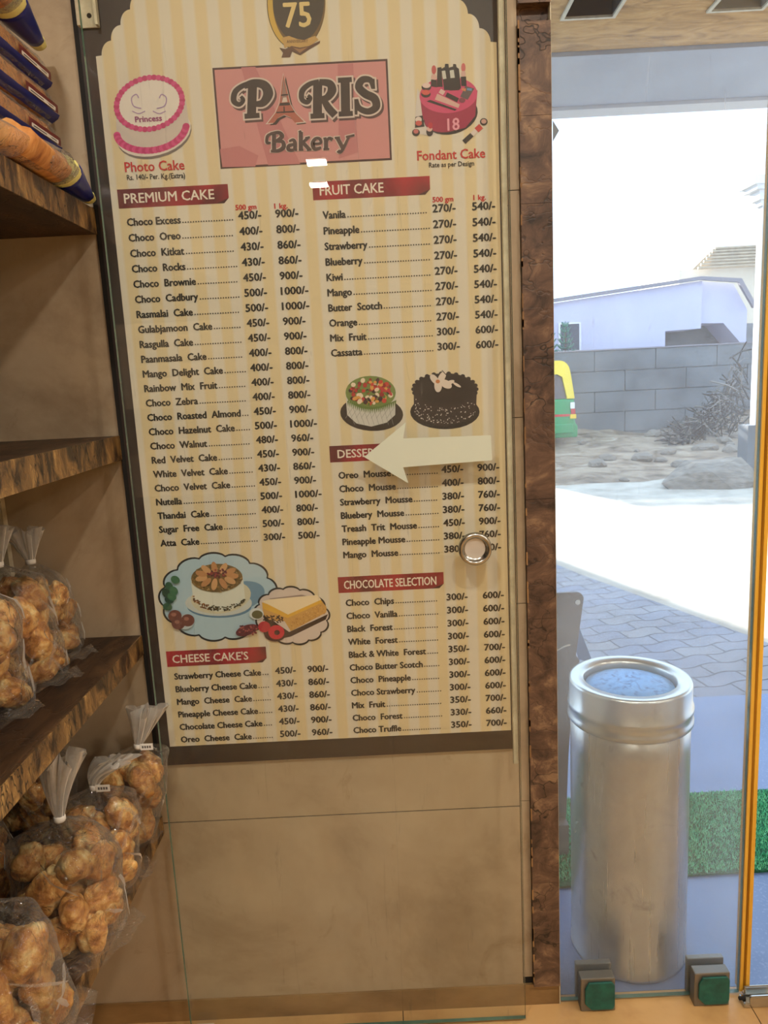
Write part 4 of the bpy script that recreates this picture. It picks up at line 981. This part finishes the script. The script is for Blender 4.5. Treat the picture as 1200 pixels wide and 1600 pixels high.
# ------------------------------------------------------------------ outside ground
struct('ground_1', MB().box(-4, 9, 1.4905, 3.0, -.1, -.001), M['granite'])
pv_line = [(-4, 3.0), (2.05, 3.0), (1.86, 3.62), (1.30, 5.05), (.9, 6.3), (-4, 6.3)]
struct('ground_2', MB().prism(pv_line, 'z', -.1, -.0025), M['pavers'])
struct('ground_3', MB().add([(-14, 3.0, -.006), (24, 3.0, -.006), (24, 40, -.006), (-14, 40, -.006)], [(0, 1, 2, 3)]), M['road'])
tm = thing('turf_mat', (1.2, 2.06, 0), 'strip of green artificial grass laid across the blue-grey floor outside', 'mat')
mb = MB(); mb.prism([(-1.2, 1.835), (.43, 1.845), (.80, 1.868), (3.6, 1.905), (3.6, 2.27), (-1.2, 2.27)], 'z', 0, .006); build('backing', mb, M['turf'], tm)
mb = MB(); rn = random.Random(9)
for i in range(26000):
    x = rn.uniform(.30, 1.75); y = rn.uniform(1.862, 2.268)
    if y < 1.868+(x-.8)*.0132+.002: continue
    an = rn.uniform(0, 6.28); h = rn.uniform(.006, .014); b_ = .0016; ox, oy = rn.uniform(-.006, .006), rn.uniform(-.006, .006)
    mb.add([(x-b_*math.cos(an), y-b_*math.sin(an), .006), (x+b_*math.cos(an), y+b_*math.sin(an), .006), (x+ox, y+oy, .006+h)], [(0, 1, 2)])
build('grass_blades', mb, M['turf_blade'], tm)['kind'] = 'stuff'
# soil bank in front of the block wall
def bankz(x, y):
    t_ = max(0, min(1, (y-8.6)/5.8)); h = .10*t_+.28*max(0, (x-5.2)/2.5)*t_ if x > 5.2 else .10*t_
    return h*1.0+(.10*noise.noise(Vector((x*.9, y*.9, 0)))+.05*noise.noise(Vector((x*2.7, y*2.7, 3))))*t_*1.2-.02*(1-t_)
nx, ny = 90, 60; vs_ = []
for j in range(ny):
    for i in range(nx):
        x, y = 1.2+9.8*i/(nx-1), 8.0+7.0*j/(ny-1); vs_.append((x, y, bankz(x, y)))
struct('ground_4', MB().add(vs_, [(j*nx+i, j*nx+i+1, (j+1)*nx+i+1, (j+1)*nx+i) for j in range(ny-1) for i in range(nx-1)]), M['dirt'], smooth=True)
rn = random.Random(21)
stone_me = []
for s_ in range(3):
    bm = bmesh.new(); bmesh.ops.create_icosphere(bm, subdivisions=2, radius=1)
    for v in bm.verts: v.co *= 1+.35*noise.noise(v.co*1.3+Vector((s_*5, 0, 0)))
    me = bpy.data.meshes.new('stone'); bm.to_mesh(me); bm.free(); me.materials.append(M['stone']); stone_me.append(me)
for i in range(26):
    y = rn.uniform(9.0, 13.8); x = rn.uniform(.26*y, .50*y); o = bpy.data.objects.new('stone', rn.choice(stone_me)); col.objects.link(o); s_ = rn.uniform(.04, .13)
    o.scale = (s_*1.4, s_, s_*.7); o.location = (x, y, bankz(x, y)+s_*.25); o.rotation_euler = (0, 0, rn.uniform(0, 6.3)); tag(o, 'small rough stone lying on the bare soil bank outside', 'stone', 'stones on the soil bank')
o = bpy.data.objects.new('concrete_lump', stone_me[1]); col.objects.link(o); o.scale = (.55, .42, .24); o.location = (3.75, 8.6, .06); tag(o, 'large flat lump of rubble at the foot of the white pillar', 'rubble')
# block wall
mb = MB().mat(M['block_joint']).box(-.6, 8.0, 15.03, 15.20, -.3, 1.70).mat(M['concrete'])
rn = random.Random(2)
for r_ in range(5):
    z0 = -.3+r_*.4; x = -.6-(r_ % 2)*.6
    while x < 8.0:
        x1 = x+1.2; mb.box(max(x, -.6)+.008, min(x1, 8.0)-.008, 15.0+rn.uniform(0, .012), 15.03, z0+.008, z0+.392); x = x1
mb.mat(M['parapet']).box(-.6, 8.0, 14.99, 15.21, 1.70, 1.725)
tag(build('boundary_wall', mb, None, None, origin=(3.7, 15.1, 0)), 'low grey concrete block wall across the far side of the soil bank', 'wall')
# lilac house
t = thing('lilac_house', (3, 18, 0), 'lilac plastered flat-roofed house rising behind the block wall', 'building')
HK = 16.4/15.6
def hp(l): return [(x*HK, 1.4+(z-1.4)*HK if z > 0 else 0) for x, z in l]
build('front_block', MB().prism(hp([(-.76, 0), (5.87, 0), (5.87, 2.04), (6.6, 2.06), (6.6, 3.0), (3.5, 2.70), (-.76, 2.45)]), 'y', 16.6, 20.6), M['lilac'], t)
build('stair_block', MB().prism(hp([(6.61, 2.17), (7.12, 2.15), (7.60, 1.60), (7.60, 2.40), (7.30, 2.92), (6.61, 3.0)]), 'y', 16.75, 20.6), M['lilac'], t)
build('stair_recess', MB().box(6.18, 8.8, 17.7, 17.8, 0, 2.2), M['grey_sheet'], t)
build('parapet', MB().prism(hp([(-.76, 2.46), (3.5, 2.71), (6.55, 3.01), (7.30, 2.93), (7.62, 2.41), (7.68, 2.46), (7.36, 3.0), (6.55, 3.08), (3.5, 2.78), (-.76, 2.53)]), 'y', 16.5, 16.59), M['parapet'], t)
wn = build('window', MB().mat(M['lamp_white']).box(3.87, 4.35, 16.57, 16.60, 1.74, 2.35), None, t); build('pane', MB().box(3.91, 4.31, 16.56, 16.568, 1.77, 2.32), M['dark_glass'], wn)
# tiled roof behind
t = thing('tiled_roof_house', (11, 24, 0), 'pale house with a tiled roof showing above the lilac stair block', 'building')
build('walls', MB().box(9.4, 14, 24.2, 28, 0, 4.2), M['house'], t)
mb = MB()
for i in range(7):
    f_ = i/6; z = 4.20+.62*f_; x0 = 9.85+.72*f_; y = 23.9+.5*f_; mb.tube([(x0, y, z), (14, y, z)], .045, 8)
mb.prism([(9.82, 4.16), (10.56, 4.82), (14, 4.86), (14, 4.16)], 'y', 24.45, 24.6); build('roof', mb, M['roof'], t)
# white gate pillar
t = thing('gate_pillar', (4.70, 9.3, 0), 'white chalky gate pillar with a moulded cap beside the amber trim', 'pillar')
build('shaft', MB().box(4.43, 5.15, 9.0, 9.12, .08, 3.10), M['pillar'], t); build('plinth', MB().box(4.33, 5.2, 8.95, 9.2, -.1, .62), M['concrete'], t)
build('cap', MB().box(4.40, 5.18, 8.98, 9.14, 3.10, 3.16).box(4.36, 5.22, 8.94, 9.18, 3.16, 3.26).box(4.30, 5.28, 8.88, 9.22, 3.26, 3.31).box(4.26, 5.3, 8.85, 9.24, 3.31, 3.40), M['pillar'], t)
# dry brush heap
mb = MB().mat(M['twig']); rn = random.Random(31)
for i in range(430):
    mb.mat(rn.choice([M['twig'], M['twig_dark'], M['twig_dark']])); y = rn.uniform(12.4, 14.7); x = rn.uniform(.375*y, .475*y); f_ = (x/y-.375)/.1; z = bankz(x, y)+rn.random()*1.15*f_*f_*1.2
    d = Vector((rn.gauss(0, 1), rn.gauss(0, .5), rn.gauss(0, .8))).normalized()*rn.uniform(.08, .3); p = Vector((x, y, max(z, .05)))
    mb.tube([p-d, p+Vector((0, 0, .04)), p+d], rn.uniform(.006, .014), 4, False)
o = tag(build('brushwood_heap', mb, None, None, origin=(6, 13.5, .2)), 'tangled heap of dry brushwood against the block wall near the pillar', 'brushwood'); o['kind'] = 'stuff'
# young pines in front of the lilac house
def pine(x, y, h, label):
    t = thing('young_pine', (x, y, 0), label, 'tree', 'young pines behind the wall'); build('trunk', MB().tube([(x, y, 0), (x, y, h)], [.03, .008], 8), M['trunk'], t)
    mb = MB(); rn = random.Random(int(x*100))
    z = 1.35
    while z < h-.02:
        rr_ = .05+.26*(h-z)/(h-1.3)
        for q_ in range(9):
            an = q_*.698+z*7; mb.tube([(x, y, z), (x+rr_*.6*math.cos(an), y+rr_*.6*math.sin(an), z+.02), (x+rr_*math.cos(an), y+rr_*math.sin(an), z+.10)], [.012, .016, .006], 5)
        z += .11
    build('foliage', mb, M['leafgreen'], t)
pine(3.46, 15.75, 2.46, 'young pine standing left behind the wall, partly hidden by the door jamb'); pine(3.84, 15.85, 2.34, 'young pine in front of the dark window of the lilac house')
# auto-rickshaw seen from behind
rx, ry = 2.70, 12.95
t = thing('auto_rickshaw', (rx, ry, 0), 'green and yellow auto-rickshaw parked by the wall, half hidden by the door jamb', 'rickshaw')
build('body', MB().prism([(rx-.63, .22), (rx+.64, .22), (rx+.645, .42), (rx+.60, .46), (rx+.585, .88), (rx-.57, .88), (rx-.60, .46), (rx-.63, .42)], 'y', ry, ry+1.9), M['ric_green'], t, bevel=.03)
build('bumper_panel', MB().box(rx-.55, rx+.55, ry-.06, ry-.002, .30, .46), M['ric_green'], t, bevel=.015)
hood = [(rx+.585, .885), (rx+.53, 1.25)]+[(rx+.32+.19*math.cos(R(a_)), 1.33+.20*math.sin(R(a_))) for a_ in range(10, 91, 16)]+[(rx-.32-.19*math.sin(R(a_)), 1.33+.20*math.cos(R(a_))) for a_ in range(10, 91, 16)]+[(rx-.53, 1.25), (rx-.585, .885)]
inner = [(rx+.46, .885), (rx+.38, 1.25), (rx+.30, 1.30), (rx-.30, 1.30), (rx-.38, 1.25), (rx-.46, .885)]
ring = hood+inner[::-1]
build('canopy_frame', MB().prism(ring, 'y', ry-.01, ry+.08), M['ric_yellow'], t); build('canopy', MB().prism([(x*.0+rx+(x-rx)*.985, z-.012) for x, z in hood], 'y', ry+.09, ry+1.8), M['ric_yellow'], t)
build('rear_window', MB().prism(inner, 'y', ry+.05, ry+.07), flat((96, 88, 92), .3), t)
build('red_stripe', MB().box(rx-.56, rx+.50, ry-.006, ry, .585, .625), M['lamp_red'], t)
for sg in (-1, 1):
    lm = build('tail_lamp', MB().mat(M['lamp_white']).box(rx+sg*.545-.035, rx+sg*.545+.035, ry-.03, ry-.002, .715, .82).mat(M['lamp_red']).box(rx+sg*.555-.035, rx+sg*.555+.035, ry-.03, ry-.002, .62, .712).mat(M['lamp_amber']).box(rx+sg*.555-.05, rx+sg*.555+.05, ry-.032, ry-.002, .545, .617), None, t)
    build('wheel', MB().lathe([(.10, -.05), (.20, -.05), (.22, -.03), (.22, .03), (.20, .05), (.10, .05)], (0, 0, 0), 24, 'y'), M['rubber'], t).rotation_euler = (0, 0, R(90))
    wch = t.children[-1]; wch.location = (sg*.52, .45, .21)
build('front_wheel', MB().lathe([(.10, -.05), (.20, -.05), (.22, -.03), (.22, .03), (.20, .05), (.10, .05)], (rx, ry+1.75, .22), 24, 'y'), M['rubber'], t)
# unseen house added to shade the yard, its side slanted along the sun
t = thing('neighbour_house', (-6, 16, 0), 'plain pale two-storey house across the yard, left of the lilac house', 'building')
build('walls', MB().prism([(-11.5, 14), (-1.86, 14), (-4.2, 20), (-11.5, 20)], 'z', 0, 6.2), M['house'], t); build('parapet', MB().prism([(-11.6, 13.95), (-1.84, 13.95), (-4.2, 20.05), (-11.6, 20.05)], 'z', 6.2, 6.35), M['parapet'], t)
for x in (-9.5, -6.5, -3.8):
    f_ = build('window', MB().box(x, x+1.2, 13.95, 13.998, 1.2, 2.4), M['lamp_white'], t); build('pane', MB().box(x+.06, x+1.14, 13.93, 13.948, 1.26, 2.34), M['dark_glass'], f_)
# canopy over the entrance: textured soffit with recessed lights, pale outer strip, fascia
mb = MB().mat(M['soffit'])
holes = [(.70, .868, 2.72, 2.86), (1.21, 1.385, 2.74, 2.88)]
xs = [-3, .70, .868, 1.21, 1.385, 6]; ys_ = [1.62, 2.72, 2.86, 3.17]
mb.box(-3, 6, 1.60, 2.72, 2.6, 2.72).box(-3, 6, 2.875, 3.17, 2.6, 2.72).box(-3, .70, 2.72, 2.875, 2.6, 2.72).box(.868, 1.21, 2.72, 2.875, 2.6, 2.72).box(1.385, 6, 2.72, 2.875, 2.6, 2.72)
struct('ceiling_canopy', mb)
for (x0, x1, y0, y1), nm, mm_ in zip(holes, ('dark square recessed light in the textured soffit left of centre', 'square recessed light with a pale lens at the right of the soffit'), (M['hole'], flat((160, 150, 130), .4))):
    t = thing('recessed_light', ((x0+x1)/2, (y0+y1)/2, 2.6), nm, 'recessed light', 'recessed lights in the soffit')
    build('frame', MB().box(x0-.012, x0, y0-.012, 2.887, 2.592, 2.5995).box(x1, x1+.012, y0-.012, 2.887, 2.592, 2.5995).box(x0, x1, y0-.012, y0, 2.592, 2.5995).box(x0, x1, 2.875, 2.887, 2.592, 2.5995), M['white_paint'], t)
    build('housing', MB().box(x0+.001, x1-.001, y0+.001, 2.874, 2.68, 2.71).box(x0+.001, x0+.004, y0+.001, 2.874, 2.60, 2.68).box(x1-.004, x1-.001, y0+.001, 2.874, 2.60, 2.68).box(x0+.004, x1-.004, y0+.001, y0+.004, 2.60, 2.68).box(x0+.004, x1-.004, 2.871, 2.874, 2.60, 2.68), mm_, t)
struct('trim_3', MB().box(-3, 6, 3.175, 3.74, 2.585, 2.70), M['canopy'])
struct('trim_4', MB().box(-3, 6, 3.745, 3.86, 2.57, 2.95), M['fascia'])
